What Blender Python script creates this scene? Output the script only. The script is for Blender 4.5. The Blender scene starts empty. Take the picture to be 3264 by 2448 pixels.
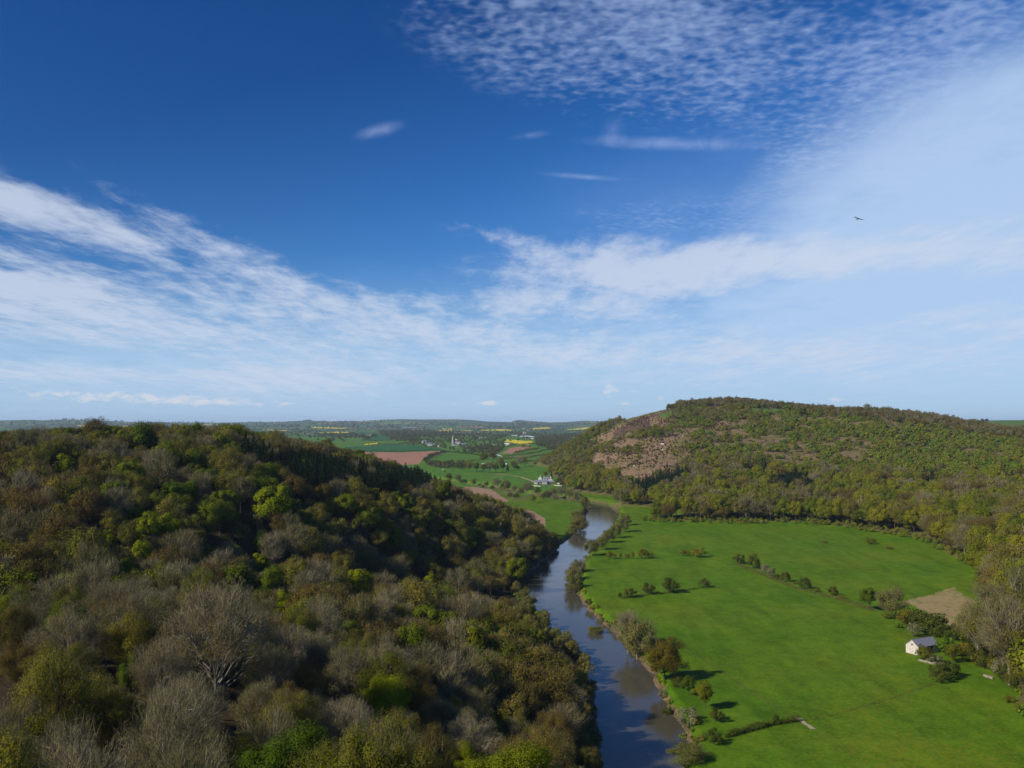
import bpy, math, random
import numpy as np
from mathutils import Vector, Matrix

R_ = math.radians
scene = bpy.context.scene
COL = scene.collection
rng = np.random.default_rng(7)
random.seed(7)

# ------------------------------------------------------------------ camera
# photograph pixels (3264 x 2448) are turned into directions from the viewpoint
HC = 100.0                       # eye height above the river, metres
FPX = 2827.0                     # focal length in photograph pixels
HORIZ = 1348.7                   # row of the true horizon
PITCH = math.atan((HORIZ - 1224.0) / FPX)
cam_d = bpy.data.cameras.new("camera")
cam_d.sensor_width = 36.0
cam_d.lens = 36.0 * FPX / 3264.0
cam_d.clip_start = 0.5
cam_d.clip_end = 120000.0
cam = bpy.data.objects.new("camera", cam_d)
cam.location = (0, 0, HC)
cam.rotation_euler = (math.pi / 2 + PITCH, 0, 0)
COL.objects.link(cam)
scene.camera = cam
CP, SP = math.cos(PITCH), math.sin(PITCH)


def ray(X, Y):
    """photo pixel -> (x, z) per metre of ground distance along +Y"""
    a = (np.asarray(X, float) - 1632.0) / FPX
    b = -(np.asarray(Y, float) - 1224.0) / FPX
    y = CP - b * SP
    z = SP + b * CP
    return a / y, z / y


def project(x, y, z):
    """world -> photo pixel"""
    dz = np.asarray(z, float) - HC
    y = np.asarray(y, float)
    d = y * CP + dz * SP
    u = -y * SP + dz * CP
    d = np.where(d > 0.01, d, 0.01)
    return 1632.0 + FPX * np.asarray(x, float) / d, 1224.0 - FPX * u / d


# ------------------------------------------------------------------ noise
_lat = rng.random((256, 256))


def vnoise(x, y):
    x = np.asarray(x, float); y = np.asarray(y, float)
    xi = np.floor(x).astype(int); yi = np.floor(y).astype(int)
    fx = x - xi; fy = y - yi
    fx = fx * fx * (3 - 2 * fx); fy = fy * fy * (3 - 2 * fy)
    g = lambda i, j: _lat[i & 255, j & 255]
    return (g(xi, yi) * (1 - fx) + g(xi + 1, yi) * fx) * (1 - fy) + (g(xi, yi + 1) * (1 - fx) + g(xi + 1, yi + 1) * fx) * fy


def fbm(x, y, o=4):
    s = 0; a = 0.5; t = 0
    for k in range(o):
        s = s + a * vnoise(x * 2 ** k + 17.3 * k, y * 2 ** k + 5.1 * k); t += a; a *= 0.5
    return s / t


def inpoly(px, py, poly):
    px = np.asarray(px); py = np.asarray(py)
    c = np.zeros(px.shape, bool)
    n = len(poly)
    for i in range(n):
        x1, y1 = poly[i]; x2, y2 = poly[(i + 1) % n]
        k = ((y1 > py) != (y2 > py))
        with np.errstate(divide='ignore', invalid='ignore'):
            c ^= k & (px < (x2 - x1) * (py - y1) / (y2 - y1 + 1e-12) + x1)
    return c


def dist_poly(px, py, pts, closed=False):
    d = np.full(np.shape(px), 1e9)
    n = len(pts)
    for i in range(n if closed else n - 1):
        x1, y1 = pts[i]; x2, y2 = pts[(i + 1) % n]
        dx, dy = x2 - x1, y2 - y1
        t = np.clip(((px - x1) * dx + (py - y1) * dy) / (dx * dx + dy * dy + 1e-9), 0, 1)
        d = np.minimum(d, np.hypot(px - x1 - t * dx, py - y1 - t * dy))
    return d


# ------------------------------------------------------------------ terrain heights
# far skyline, photo pixels
SKY_FAR = [(-1500, 1340), (0, 1340), (100, 1338), (140, 1340), (180, 1337), (250, 1338), (350, 1341), (420, 1345), (520, 1346),
           (700, 1347), (780, 1346), (800, 1344), (870, 1345), (930, 1343), (965, 1341), (980, 1337), (1000, 1341), (1015, 1342),
           (1026, 1340.5), (1045, 1343), (1100, 1342), (1150, 1342), (1220, 1338), (1280, 1336), (1340, 1337), (1450, 1336),
           (1500, 1338.5), (1560, 1344), (1630, 1345.5), (1645, 1340), (1655, 1338.5), (1700, 1342.5), (1750, 1346), (1800, 1345.5),
           (1860, 1341), (1910, 1343), (2000, 1342), (2300, 1340), (4800, 1338)]
_sx = np.array([p[0] for p in SKY_FAR], float); _sy = np.array([p[1] for p in SKY_FAR], float)
FARD = 15500.0


def floor_z(x, y):
    x = np.asarray(x, float); y = np.asarray(y, float)
    r = np.hypot(x, y)
    z = np.interp(np.log(np.maximum(r, 1)), np.log([1, 700, 1000, 1400, 2000, 2600, 3600, 6000, 9000, 30000]),
                  [3.2, 3.6, 4.0, 5.0, 10.0, 14.0, 19.0, 27.0, 36.0, 36.0])
    # gentle swells of the meadow and the plain
    z = z + (fbm(x / 90 + 3, y / 90 + 8, 3) - 0.5) * np.interp(r, [200, 800, 2000, 6000], [1.2, 1.6, 5.0, 14.0])
    # the meadow tilts up to the wood at its far side
    z = z + np.clip((x - 60) / 250, 0, 1) * np.clip((y - 420) / 330, 0, 1) * np.clip((1150 - y) / 250, 0, 1) * 4.5
    # hills at the far side of the plain
    a = np.arctan2(x, np.maximum(y, 1))
    px = 1632 + FPX * np.tan(np.clip(a, -1.2, 1.2))
    sk = HC + (HORIZ - np.interp(px, _sx, _sy)) / FPX * FARD * np.cos(a)
    t = np.clip((r - 8500) / (FARD - 8500), 0, 1)
    hill = 36 + (sk - 36) * t ** 1.5
    hill = hill + (fbm(a * 60, r / 900, 4) - 0.5) * 40 * t * (1 - t) * 2
    return np.where(r > 8500, np.where(r > FARD, sk - (r - FARD) * 0.004, hill + (z - 36) * (1 - t)), z)


D = 3264 / 2212.0                # sketch coordinates (2212 wide) to photo pixels


def cp(X, Y, d, up=0.0):
    """control point: sketch pixel X,Y seen at ground distance d, minus the height of what stands there"""
    kx, kz = ray(X * D, Y * D)
    return (kx * d, d, HC + kz * d - up)


def gp(X, d, z):
    kx, _ = ray(X * D, HORIZ)
    return (kx * d, d, z)


T = 13.5
CPTS = []
for X, Y, d in [(0, 1659, 78), (300, 1659, 82), (700, 1659, 98), (1010, 1650, 130), (1200, 1640, 215),
                (0, 1450, 118), (300, 1450, 118), (600, 1450, 138), (900, 1450, 185), (1100, 1450, 255), (1230, 1480, 312),
                (0, 1300, 185), (300, 1300, 185), (600, 1300, 215), (850, 1330, 285), (1050, 1340, 390),
                (0, 1235, 240), (200, 1235, 238), (450, 1232, 232), (600, 1240, 268), (750, 1250, 325), (900, 1265, 380), (1000, 1282, 435), (1080, 1290, 478),
                (550, 1185, 335), (700, 1150, 400), (600, 1092, 405), (690, 1078, 440), (760, 1072, 475), (900, 1060, 560), (1000, 1055, 640), (1090, 1102, 690), (1170, 1140, 730),
                (800, 1150, 455), (950, 1180, 530), (1080, 1190, 620), (1000, 1250, 525), (1110, 1255, 560),
                (0, 1150, 292), (200, 1150, 292), (0, 1050, 355), (250, 1050, 362), (380, 1090, 350), (400, 1000, 420), (150, 985, 405),
                (0, 951, 450), (200, 940, 470), (390, 941, 500), (500, 938, 520), (600, 947, 600), (700, 962, 700), (790, 982, 830), (850, 1004, 890), (450, 972, 480)]:
    CPTS.append(cp(X, Y, d, T))
for X, Y, d in [(620, 985, 545), (700, 1005, 620), (850, 1022, 740), (920, 1035, 820)]:      # conifer belt
    CPTS.append(cp(X, Y, d, 17.5))
CPTS += [gp(430, 300, 29), gp(480, 345, 18), gp(560, 375, 23), gp(600, 360, 17), gp(750, 415, 14), gp(900, 465, 7), gp(1030, 520, 2),
         gp(640, 500, 56), gp(760, 545, 55), gp(900, 640, 46), gp(980, 760, 34)]
# far side of the wooded hill, plus unseen ground at the left raised for shade
CPTS += [gp(0, 700, 82), gp(0, 1000, 60), gp(0, 1500, 0), gp(250, 750, 78), gp(250, 1100, 45), gp(500, 800, 74), gp(500, 1150, 20), gp(500, 1500, -15),
         gp(750, 1000, 40), gp(800, 1250, -8), gp(900, 1100, 14), gp(960, 940, 22), gp(1000, 900, 12), gp(1030, 840, 12), gp(960, 1080, -6), gp(1100, 800, 6), gp(1160, 790, 1), gp(1080, 900, -6),
         gp(1000, 1050, -10), gp(700, 1450, -15), gp(-600, 120, 66), gp(-600, 260, 72), gp(-600, 450, 90), gp(-600, 800, 80), gp(-800, 1600, 30), gp(-2200, 200, 85), gp(-2200, 60, 92),
         gp(-600, 70, 70)]
# left bank and what lies beyond it: the slope dives under the valley floor
for X, Y in [(1296, 1659), (1290, 1560), (1282, 1480), (1240, 1420), (1195, 1380), (1160, 1320), (1130, 1285), (1140, 1245), (1180, 1210), (1212, 1175)]:
    kx, kz = ray(X * D, Y * D)
    d = -HC / kz
    CPTS.append((kx * d - 9, d, 7.5)); CPTS.append((kx * d + 8, d, -3)); CPTS.append((kx * d + 60, d, -22))
CPTS += [(34, 220, 6), (50, 215, -4), (38, 170, 8), (60, 150, -5), (30, 120, 25), (8, 60, 72), (0, 10, 88), (60, 60, 20), (90, 100, -10), (-30, 10, 92), (150, 40, 0), (150, 130, -20), (300, 120, -20)]
# meadow and valley: well below the floor
for X, d in [(1350, 330), (1500, 400), (1700, 330), (1900, 340), (1500, 600), (1800, 560), (1650, 700), (1900, 600), (1350, 600), (1350, 800), (1300, 950),
             (1250, 900), (1180, 900), (1150, 1100), (1230, 1150), (1100, 1350), (1180, 1450), (1000, 1450), (1050, 2000), (1150, 2400), (900, 2000), (1050, 3000), (700, 2600), (300, 2600), (0, 2600), (-800, 2600), (1150, 1800)]:
    CPTS.append(gp(X, d, -22))
for X, Y, d in [(1335, 1125, 860), (1450, 1165, 735), (1545, 1150, 770), (1640, 1136, 800), (1750, 1136, 812), (1850, 1152, 765), (1960, 1172, 712), (2040, 1205, 630), (2095, 1260, 540), (2112, 1300, 480), (2130, 1375, 400), (2105, 1450, 345), (2165, 1490, 312), (2215, 1530, 290), (2330, 1640, 240)]:
    x, y, z = cp(X, Y, d)
    CPTS.append((x, y, float(floor_z(x, y)) + 0.2)); 
    a = cp(X - 90, Y, d); CPTS.append((a[0], a[1] - 20, -9))
for X, Y, d, u in [(1450, 1085, 880, 12), (1600, 1080, 930, 12), (1800, 1085, 930, 12), (2000, 1085, 850, 12), (2150, 1090, 750, 12), (2212, 1200, 490, 12), (2212, 1350, 375, 11), (2212, 1440, 330, 10),
                   (1350, 1060, 1030, 10), (1260, 1062, 1180, 10), (1215, 1020, 1500, 8), (1212, 975, 2050, 8), (1230, 1000, 1700, 8),
                   (1400, 1000, 1250, 2), (1300, 965, 1550, 3), (1300, 1020, 1270, 5), (1600, 1000, 1200, 8), (1800, 1000, 1200, 8), (2000, 1000, 1130, 8), (2212, 1012, 980, 12),
                   (1400, 940, 1530, 1), (1600, 940, 1470, 3), (1800, 940, 1440, 3), (2000, 940, 1400, 4), (2212, 972, 1230, 13), (2212, 1100, 690, 11),
                   (1262, 934, 1830, 5), (1310, 916, 1840, 1), (1380, 900, 1840, 0), (1440, 887, 1850, 0), (1480, 866, 1860, 8), (1540, 860, 1880, 9), (1620, 863, 1880, 9), (1700, 879, 1800, 6), (1800, 884, 1680, 6), (1900, 884, 1600, 8), (2000, 891, 1550, 12), (2070, 902, 1500, 15), (2150, 918, 1450, 17), (2212, 936, 1400, 18), (2280, 950, 1350, 18),
                   (1500, 900, 1720, 1), (1620, 895, 1700, 1), (1700, 906, 1620, 3)]:
    CPTS.append(cp(X, Y, d, u))
CPTS += [gp(1250, 2300, 25), gp(1250, 2800, -8), gp(1400, 2300, 90), gp(1400, 3000, 20), gp(1600, 2300, 110), gp(1600, 3200, 40), gp(1900, 2000, 95), gp(1900, 3000, 60), gp(2150, 1900, 60), gp(2300, 1700, 50),
         gp(2100, 2900, 95), gp(2170, 2950, 112), gp(2300, 2950, 114), gp(2700, 2600, 110), gp(2700, 1400, 70), gp(2700, 700, 60), gp(2600, 420, 35), gp(2500, 250, 25), gp(3500, 400, 60), gp(3500, 150, 30), gp(1210, 2700, -20), gp(2170, 2300, 60)]
CP_ = np.array(CPTS, float)


def _warp(x, y):
    r = np.hypot(x, y) + 1.0
    return np.arctan2(x, y), np.log(r)


_cu, _cv = _warp(CP_[:, 0], CP_[:, 1])
_C2 = 0.03 ** 2


def _phi(d2):
    return np.sqrt(d2 + _C2)


_A = _phi((_cu[:, None] - _cu[None]) ** 2 + (_cv[:, None] - _cv[None]) ** 2)
n_ = len(_cu)
_M = np.zeros((n_ + 1, n_ + 1)); _M[:n_, :n_] = _A - np.eye(n_) * 0.012; _M[:n_, n_] = 1; _M[n_, :n_] = 1
_w = np.linalg.solve(_M, np.append(CP_[:, 2], 0))


def hill_z(x, y):
    x = np.atleast_1d(np.asarray(x, float)); y = np.atleast_1d(np.asarray(y, float))
    sh = x.shape
    u, v = _warp(x.ravel(), y.ravel())
    out = np.empty(u.shape)
    for i in range(0, len(u), 40000):
        d2 = (u[i:i + 40000, None] - _cu[None]) ** 2 + (v[i:i + 40000, None] - _cv[None]) ** 2
        out[i:i + 40000] = _phi(d2) @ _w[:n_] + _w[n_]
    r = np.hypot(x, y).ravel()
    k = np.clip((r - 2700) / 1500, 0, 1)
    px = 1632 + FPX * x.ravel() / np.maximum(y.ravel(), 1)
    k = np.where(px > 3000, np.clip((r - 3400) / 1500, 0, 1), k)
    out = out * (1 - k) + (-40) * k
    return out.reshape(sh)


def floor_pt(X, Y, zoff=0.0):
    """where the sight line through a photo pixel meets the valley floor"""
    kx, kz = ray(X, Y)
    d = np.exp(np.linspace(math.log(120), math.log(29000), 1500))
    zz = HC + kz * d - floor_z(kx * d, d) - zoff
    i = np.argmax(zz < 0)
    if not (zz < 0).any():
        i = len(d) - 1
    if i == 0:
        return float(kx * d[0]), float(d[0])
    t = zz[i - 1] / (zz[i - 1] - zz[i] + 1e-9)
    dd = d[i - 1] + t * (d[i] - d[i - 1])
    return float(kx * dd), float(dd)


def water_pt(X, Y):
    kx, kz = ray(X, Y)
    d = -HC / kz
    return float(kx * d), float(d)


# ------------------------------------------------------------------ river
LEFT_B = [water_pt(*p) for p in [(1925, 2600), (1915, 2448), (1905, 2320), (1893, 2190), (1830, 2095), (1765, 2035), (1712, 1950), (1668, 1905), (1668, 1850), (1700, 1815), (1745, 1782), (1790, 1733), (1832, 1698), (1858, 1660), (1872, 1630), (1862, 1612)]]
RIGHT_B = [water_pt(*p) for p in [(2200, 2620), (2165, 2448), (2205, 2395), (2190, 2340), (2150, 2280), (2110, 2230), (2085, 2160), (2030, 2100), (1990, 2050), (1950, 2010), (1905, 1975), (1868, 1940), (1838, 1895), (1850, 1830), (1872, 1772), (1900, 1738), (1945, 1690), (1975, 1648), (1968, 1625), (1940, 1612)]]
FARARM_A = [floor_pt(*p) for p in [(1885, 1606), (1790, 1590), (1730, 1582), (1690, 1573), (1650, 1566), (1600, 1556), (1550, 1549), (1490, 1541), (1430, 1530), (1330, 1518), (1200, 1512)]]
FARARM_B = [floor_pt(*p) for p in [(1940, 1596), (1850, 1582), (1740, 1572), (1690, 1563), (1650, 1557), (1600, 1549), (1550, 1542), (1490, 1535), (1430, 1524), (1330, 1512), (1200, 1507)]]
NEARX = [(70, 190), (105, 120), (160, 60)]
RIVER = [(60, 120), (45, 180)] + LEFT_B + FARARM_A + FARARM_B[::-1] + RIGHT_B[::-1] + [(110, 180), (135, 110)]
_rp = np.array(RIVER)
RBOX = (_rp[:, 0].min() - 60, _rp[:, 0].max() + 60, _rp[:, 1].min() - 60, _rp[:, 1].max() + 60)


def ground_z(x, y, want=False):
    x = np.asarray(x, float); y = np.asarray(y, float)
    h = hill_z(x, y); f = floor_z(x, y)
    k = 1.2
    m = np.maximum(h, f) + k * np.log1p(np.exp(-np.abs(h - f) / k)) * 0.5
    bump = (fbm(x / 14, y / 14, 3) - 0.5) * 1.6 + (fbm(x / 60 + 9, y / 60, 3) - 0.5) * 5
    z = m + bump * np.clip((h - f) / 10, 0, 1) * np.interp(np.hypot(x, y), [60, 200], [0.3, 1])
    # river bed and banks
    near = (x > RBOX[0]) & (x < RBOX[1]) & (y > RBOX[2]) & (y < RBOX[3])
    sd = np.full(np.shape(z), 99.0)
    if near.any():
        xs, ys = x[near], y[near]
        d = dist_poly(xs, ys, RIVER, True)
        wob = (fbm(xs / 7, ys / 7, 3) - 0.5) * 5 * np.clip(ys / 400, 0.4, 1)
        s = np.where(inpoly(xs, ys, RIVER), -d, d) + wob
        sd[near] = s
        zz = z[near]
        bank = -1.2 + 2.2 * np.clip((s + 1.0) / 2.2, 0, 1) + np.maximum(zz - 1.0, 0) * np.clip((s - 0.6) / 3.2, 0, 1)
        z = z.copy()
        z[near] = np.where(s < 4.0, np.minimum(bank, np.maximum(zz, 1.0)), zz)
    if want:
        return z, h - f, sd
    return z


def g1(x, y):
    return float(ground_z(np.array([float(x)]), np.array([float(y)]))[0])


def terrain_pt(X, Y, dmin=60.0):
    """first terrain point on a sight line"""
    kx, kz = ray(X, Y)
    d = np.exp(np.linspace(math.log(dmin), math.log(16000), 900))
    zz = HC + kz * d - ground_z(kx * d, d)
    i = int(np.argmax(zz < 0))
    if not (zz < 0).any():
        return None
    if i == 0:
        return float(kx * d[0]), float(d[0])
    t = zz[i - 1] / (zz[i - 1] - zz[i] + 1e-9)
    dd = d[i - 1] + t * (d[i] - d[i - 1])
    return float(kx * dd), float(dd)


# ------------------------------------------------------------------ materials
def new_mat(name):
    m = bpy.data.materials.new(name)
    m.use_nodes = True
    nt = m.node_tree
    b = nt.nodes["Principled BSDF"]
    b.inputs["Roughness"].default_value = 0.9
    b.inputs["Specular IOR Level"].default_value = 0.05
    return m, nt, b


def N(nt, t, **kw):
    n = nt.nodes.new(t)
    for k, v in kw.items():
        if k.startswith("i_"):
            key = k[2:]
            n.inputs[int(key) if key.isdigit() else key.replace("_", " ")].default_value = v
        else:
            setattr(n, k, v)
    return n


def ramp(nt, src, stops, interp='LINEAR'):
    r = N(nt, "ShaderNodeValToRGB")
    r.color_ramp.interpolation = interp
    e = r.color_ramp.elements
    while len(e) < len(stops):
        e.new(0.5)
    for k, (p, c) in enumerate(stops):
        e[k].position = p
        e[k].color = (*c, 1)
    nt.links.new(src, r.inputs[0])
    return r.outputs[0]


def pos_noise(nt, scale, detail=4, rough=0.55, vec=None, dist=0.0):
    n = N(nt, "ShaderNodeTexNoise")
    n.inputs["Scale"].default_value = scale
    n.inputs["Detail"].default_value = detail
    n.inputs["Roughness"].default_value = rough
    n.inputs["Distortion"].default_value = dist
    if vec is None:
        g = N(nt, "ShaderNodeNewGeometry"); vec = g.outputs["Position"]
    nt.links.new(vec, n.inputs["Vector"])
    return n.outputs["Fac"]


def mixc(nt, fac, a, b, mode='MIX'):
    m = N(nt, "ShaderNodeMix", data_type='RGBA', blend_type=mode)
    for sock, v in ((m.inputs[0], fac), (m.inputs[6], a), (m.inputs[7], b)):
        if hasattr(v, "links"):
            nt.links.new(v, sock)
        elif isinstance(v, (int, float)):
            sock.default_value = v
        else:
            sock.default_value = (*v, 1)
    return m.outputs[2]


def mth(nt, op, a, b=None, c=None, clamp=False):
    m = N(nt, "ShaderNodeMath", operation=op, use_clamp=clamp)
    for k, v in enumerate((a, b, c)):
        if v is None:
            continue
        if hasattr(v, "links"):
            nt.links.new(v, m.inputs[k])
        else:
            m.inputs[k].default_value = v
    return m.outputs[0]


def bump(nt, b, h, strength, dist):
    n = N(nt, "ShaderNodeBump")
    n.inputs["Strength"].default_value = strength
    n.inputs["Distance"].default_value = dist
    nt.links.new(h, n.inputs["Height"])
    nt.links.new(n.outputs[0], b.inputs["Normal"])


MAT = {}


def mat_grass(name, c1, c2, c3, flower=0.0, fine=0.9):
    m, nt, b = new_mat(name)
    n1 = pos_noise(nt, 0.02, 5, 0.6)
    n2 = pos_noise(nt, fine, 3, 0.7)
    n3 = pos_noise(nt, 0.15, 4, 0.6)
    col = ramp(nt, n1, [(0.30, c1), (0.5, c2), (0.72, c3)])
    v = ramp(nt, n3, [(0.3, (0.72, 0.74, 0.7)), (0.7, (1.2, 1.15, 1.25))])
    col = mixc(nt, 0.9, col, v, 'MULTIPLY')
    g0 = N(nt, "ShaderNodeNewGeometry")
    m0 = N(nt, "ShaderNodeMapping"); m0.inputs["Rotation"].default_value = (0, 0, 0.55); m0.inputs["Scale"].default_value = (0.09, 0.018, 0.05)
    nt.links.new(g0.outputs["Position"], m0.inputs[0])
    st = pos_noise(nt, 1.0, 4, 0.6, vec=m0.outputs[0], dist=0.6)
    col = mixc(nt, 0.8, col, ramp(nt, st, [(0.34, (0.72, 0.78, 0.75)), (0.5, (1, 1, 1)), (0.66, (1.22, 1.12, 1.2))]), 'MULTIPLY')
    v2 = ramp(nt, n2, [(0.3, (0.6, 0.62, 0.6)), (0.7, (1.3, 1.28, 1.3))])
    col = mixc(nt, 0.7, col, v2, 'MULTIPLY')
    if flower:
        n4 = pos_noise(nt, 0.7, 4, 0.8)
        n5 = pos_noise(nt, 0.012, 3, 0.6)
        f = ramp(nt, mth(nt, 'ADD', n4, mth(nt, 'MULTIPLY', n5, 0.5)), [(0.78, (0, 0, 0)), (0.94, (1, 1, 1))])
        col = mixc(nt, mth(nt, 'MULTIPLY', f, flower), col, (0.20, 0.17, 0.012))
    nt.links.new(col, b.inputs["Base Color"])
    bump(nt, b, n2, 0.5, 0.25)
    MAT[name] = m
    return m


mat_grass("meadow_grass", (0.060, 0.134, 0.004), (0.072, 0.150, 0.005), (0.096, 0.158, 0.007), flower=0.5)
mat_grass("valley_grass", (0.058, 0.150, 0.012), (0.072, 0.168, 0.014), (0.092, 0.168, 0.018))
mat_grass("crop_green", (0.028, 0.105, 0.030), (0.032, 0.115, 0.033), (0.036, 0.120, 0.034), fine=0.2)
mat_grass("dry_pasture", (0.10, 0.125, 0.025), (0.12, 0.14, 0.03), (0.13, 0.135, 0.035))


def mat_simple(name, stops, scale, detail=5, rough=0.9, bumpk=None, spec=0.06, second=None):
    m, nt, b = new_mat(name)
    n = pos_noise(nt, scale, detail, 0.65)
    col = ramp(nt, n, stops)
    if second:
        n2 = pos_noise(nt, second[0], 4, 0.7)
        col = mixc(nt, second[1], col, ramp(nt, n2, [(0.3, (0.55, 0.55, 0.55)), (0.7, (1.35, 1.35, 1.35))]), 'MULTIPLY')
    nt.links.new(col, b.inputs["Base Color"])
    b.inputs["Roughness"].default_value = rough
    b.inputs["Specular IOR Level"].default_value = spec
    if bumpk:
        bump(nt, b, n, *bumpk)
    MAT[name] = m
    return m


mat_simple("ploughed_earth", [(0.3, (0.27, 0.135, 0.085)), (0.7, (0.34, 0.18, 0.115))], 0.05, second=(0.5, 0.4))
mat_simple("pink_earth", [(0.3, (0.25, 0.15, 0.095)), (0.7, (0.31, 0.20, 0.13))], 0.06, second=(0.6, 0.5))
mat_simple("rapeseed", [(0.3, (0.50, 0.42, 0.012)), (0.7, (0.62, 0.52, 0.02))], 0.03, second=(0.3, 0.25))
mat_simple("stubble", [(0.32, (0.20, 0.15, 0.065)), (0.46, (0.29, 0.22, 0.105)), (0.54, (0.25, 0.20, 0.09)), (0.60, (0.14, 0.15, 0.035)), (0.66, (0.30, 0.235, 0.12))], 0.13, second=(1.2, 0.6), bumpk=(0.8, 0.5))
mat_grass("worn_grass", (0.075, 0.105, 0.014), (0.095, 0.120, 0.018), (0.12, 0.125, 0.03))
mat_grass("light_grass", (0.068, 0.142, 0.010), (0.078, 0.155, 0.012), (0.10, 0.155, 0.016))
mat_simple("wood_floor", [(0.3, (0.035, 0.028, 0.014)), (0.55, (0.055, 0.042, 0.022)), (0.75, (0.04, 0.055, 0.012))], 0.25, second=(2.0, 0.5))
mat_simple("river_bank", [(0.30, (0.05, 0.075, 0.010)), (0.42, (0.075, 0.06, 0.03)), (0.52, (0.16, 0.11, 0.065)), (0.58, (0.07, 0.055, 0.028)), (0.66, (0.055, 0.085, 0.010))], 0.12, second=(2.5, 0.5), bumpk=(0.6, 0.4))
mat_simple("track_mud", [(0.3, (0.26, 0.20, 0.13)), (0.7, (0.40, 0.33, 0.23))], 0.6)
mat_simple("pale_plastic", [(0.3, (0.45, 0.48, 0.50)), (0.7, (0.55, 0.58, 0.60))], 0.05, rough=0.5)


def mat_hillside():
    # bracken, rough grass and heath: mixed by patches and by the vertex attribute «heath»
    m, nt, b = new_mat("hillside")
    n1 = pos_noise(nt, 0.02, 5, 0.6)
    n2 = pos_noise(nt, 0.12, 5, 0.7)
    n3 = pos_noise(nt, 0.006, 3, 0.5)
    brk = ramp(nt, n1, [(0.3, (0.175, 0.115, 0.066)), (0.45, (0.215, 0.145, 0.092)), (0.58, (0.155, 0.12, 0.05)), (0.7, (0.12, 0.115, 0.035))])
    brk = mixc(nt, 0.8, brk, ramp(nt, n2, [(0.32, (0.5, 0.5, 0.48)), (0.68, (1.3, 1.28, 1.25))]), 'MULTIPLY')
    dark = ramp(nt, n2, [(0.3, (0.045, 0.028, 0.022)), (0.7, (0.10, 0.062, 0.05))])
    gr = ramp(nt, n2, [(0.3, (0.06, 0.07, 0.015)), (0.7, (0.11, 0.12, 0.03))])
    at = N(nt, "ShaderNodeAttribute", attribute_name="heath")
    sep = N(nt, "ShaderNodeSeparateColor")
    nt.links.new(at.outputs["Color"], sep.inputs[0])
    c = mixc(nt, sep.outputs[0], gr, brk)
    c = mixc(nt, sep.outputs[1], c, dark)
    c = mixc(nt, sep.outputs[2], c, (0.06, 0.13, 0.02))
    nt.links.new(c, b.inputs["Base Color"])
    bump(nt, b, n2, 0.8, 1.5)
    MAT["hillside"] = m


mat_hillside()


def mat_plain():
    # patchwork of fields seen from far off; hedges and woods stand on it as real crowns
    m, nt, b = new_mat("plain_fields")
    g = N(nt, "ShaderNodeNewGeometry")
    mp = N(nt, "ShaderNodeMapping"); mp.inputs["Rotation"].default_value = (0, 0, 0.35); mp.inputs["Scale"].default_value = (1 / 420, 1 / 300, 0)
    nt.links.new(g.outputs["Position"], mp.inputs[0])
    v = N(nt, "ShaderNodeTexVoronoi", feature='F1', distance='CHEBYCHEV'); v.inputs["Scale"].default_value = 1.0
    v.inputs["Randomness"].default_value = 0.75
    nt.links.new(mp.outputs[0], v.inputs["Vector"])
    sep = N(nt, "ShaderNodeSeparateColor"); nt.links.new(v.outputs["Color"], sep.inputs[0])
    c = ramp(nt, sep.outputs[0], [(0.0, (0.045, 0.11, 0.03)), (0.22, (0.06, 0.15, 0.025)), (0.42, (0.09, 0.14, 0.04)), (0.58, (0.035, 0.10, 0.04)), (0.74, (0.075, 0.145, 0.025)), (0.90, (0.24, 0.15, 0.10)), (0.955, (0.42, 0.36, 0.02))], 'CONSTANT')
    n2 = pos_noise(nt, 0.012, 5, 0.7)
    c = mixc(nt, 0.5, c, ramp(nt, n2, [(0.3, (0.7, 0.7, 0.7)), (0.7, (1.2, 1.2, 1.2))]), 'MULTIPLY')
    w = ramp(nt, pos_noise(nt, 0.0016, 6, 0.65), [(0.50, (0, 0, 0)), (0.54, (1, 1, 1))])
    c = mixc(nt, w, c, (0.045, 0.06, 0.025))
    nt.links.new(c, b.inputs["Base Color"])
    MAT["plain_fields"] = m


mat_plain()


def mat_water():
    m, nt, b = new_mat("river_water")
    b.inputs["Base Color"].default_value = (0.062, 0.056, 0.040, 1)
    b.inputs["Roughness"].default_value = 0.10
    b.inputs["IOR"].default_value = 1.33
    b.inputs["Specular IOR Level"].default_value = 0.5
    g = N(nt, "ShaderNodeNewGeometry")
    n1 = N(nt, "ShaderNodeTexNoise"); n1.inputs["Scale"].default_value = 0.55; n1.inputs["Detail"].default_value = 5; n1.inputs["Roughness"].default_value = 0.6
    n2 = N(nt, "ShaderNodeTexNoise"); n2.inputs["Scale"].default_value = 0.05; n2.inputs["Detail"].default_value = 3
    nt.links.new(g.outputs["Position"], n1.inputs["Vector"]); nt.links.new(g.outputs["Position"], n2.inputs["Vector"])
    k = ramp(nt, n2.outputs[0], [(0.35, (0.25, 0.25, 0.25)), (0.65, (1, 1, 1))])
    h = mth(nt, 'MULTIPLY', n1.outputs[0], k)
    bump(nt, b, h, 0.11, 0.2)
    MAT["river_water"] = m


mat_water()

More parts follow.
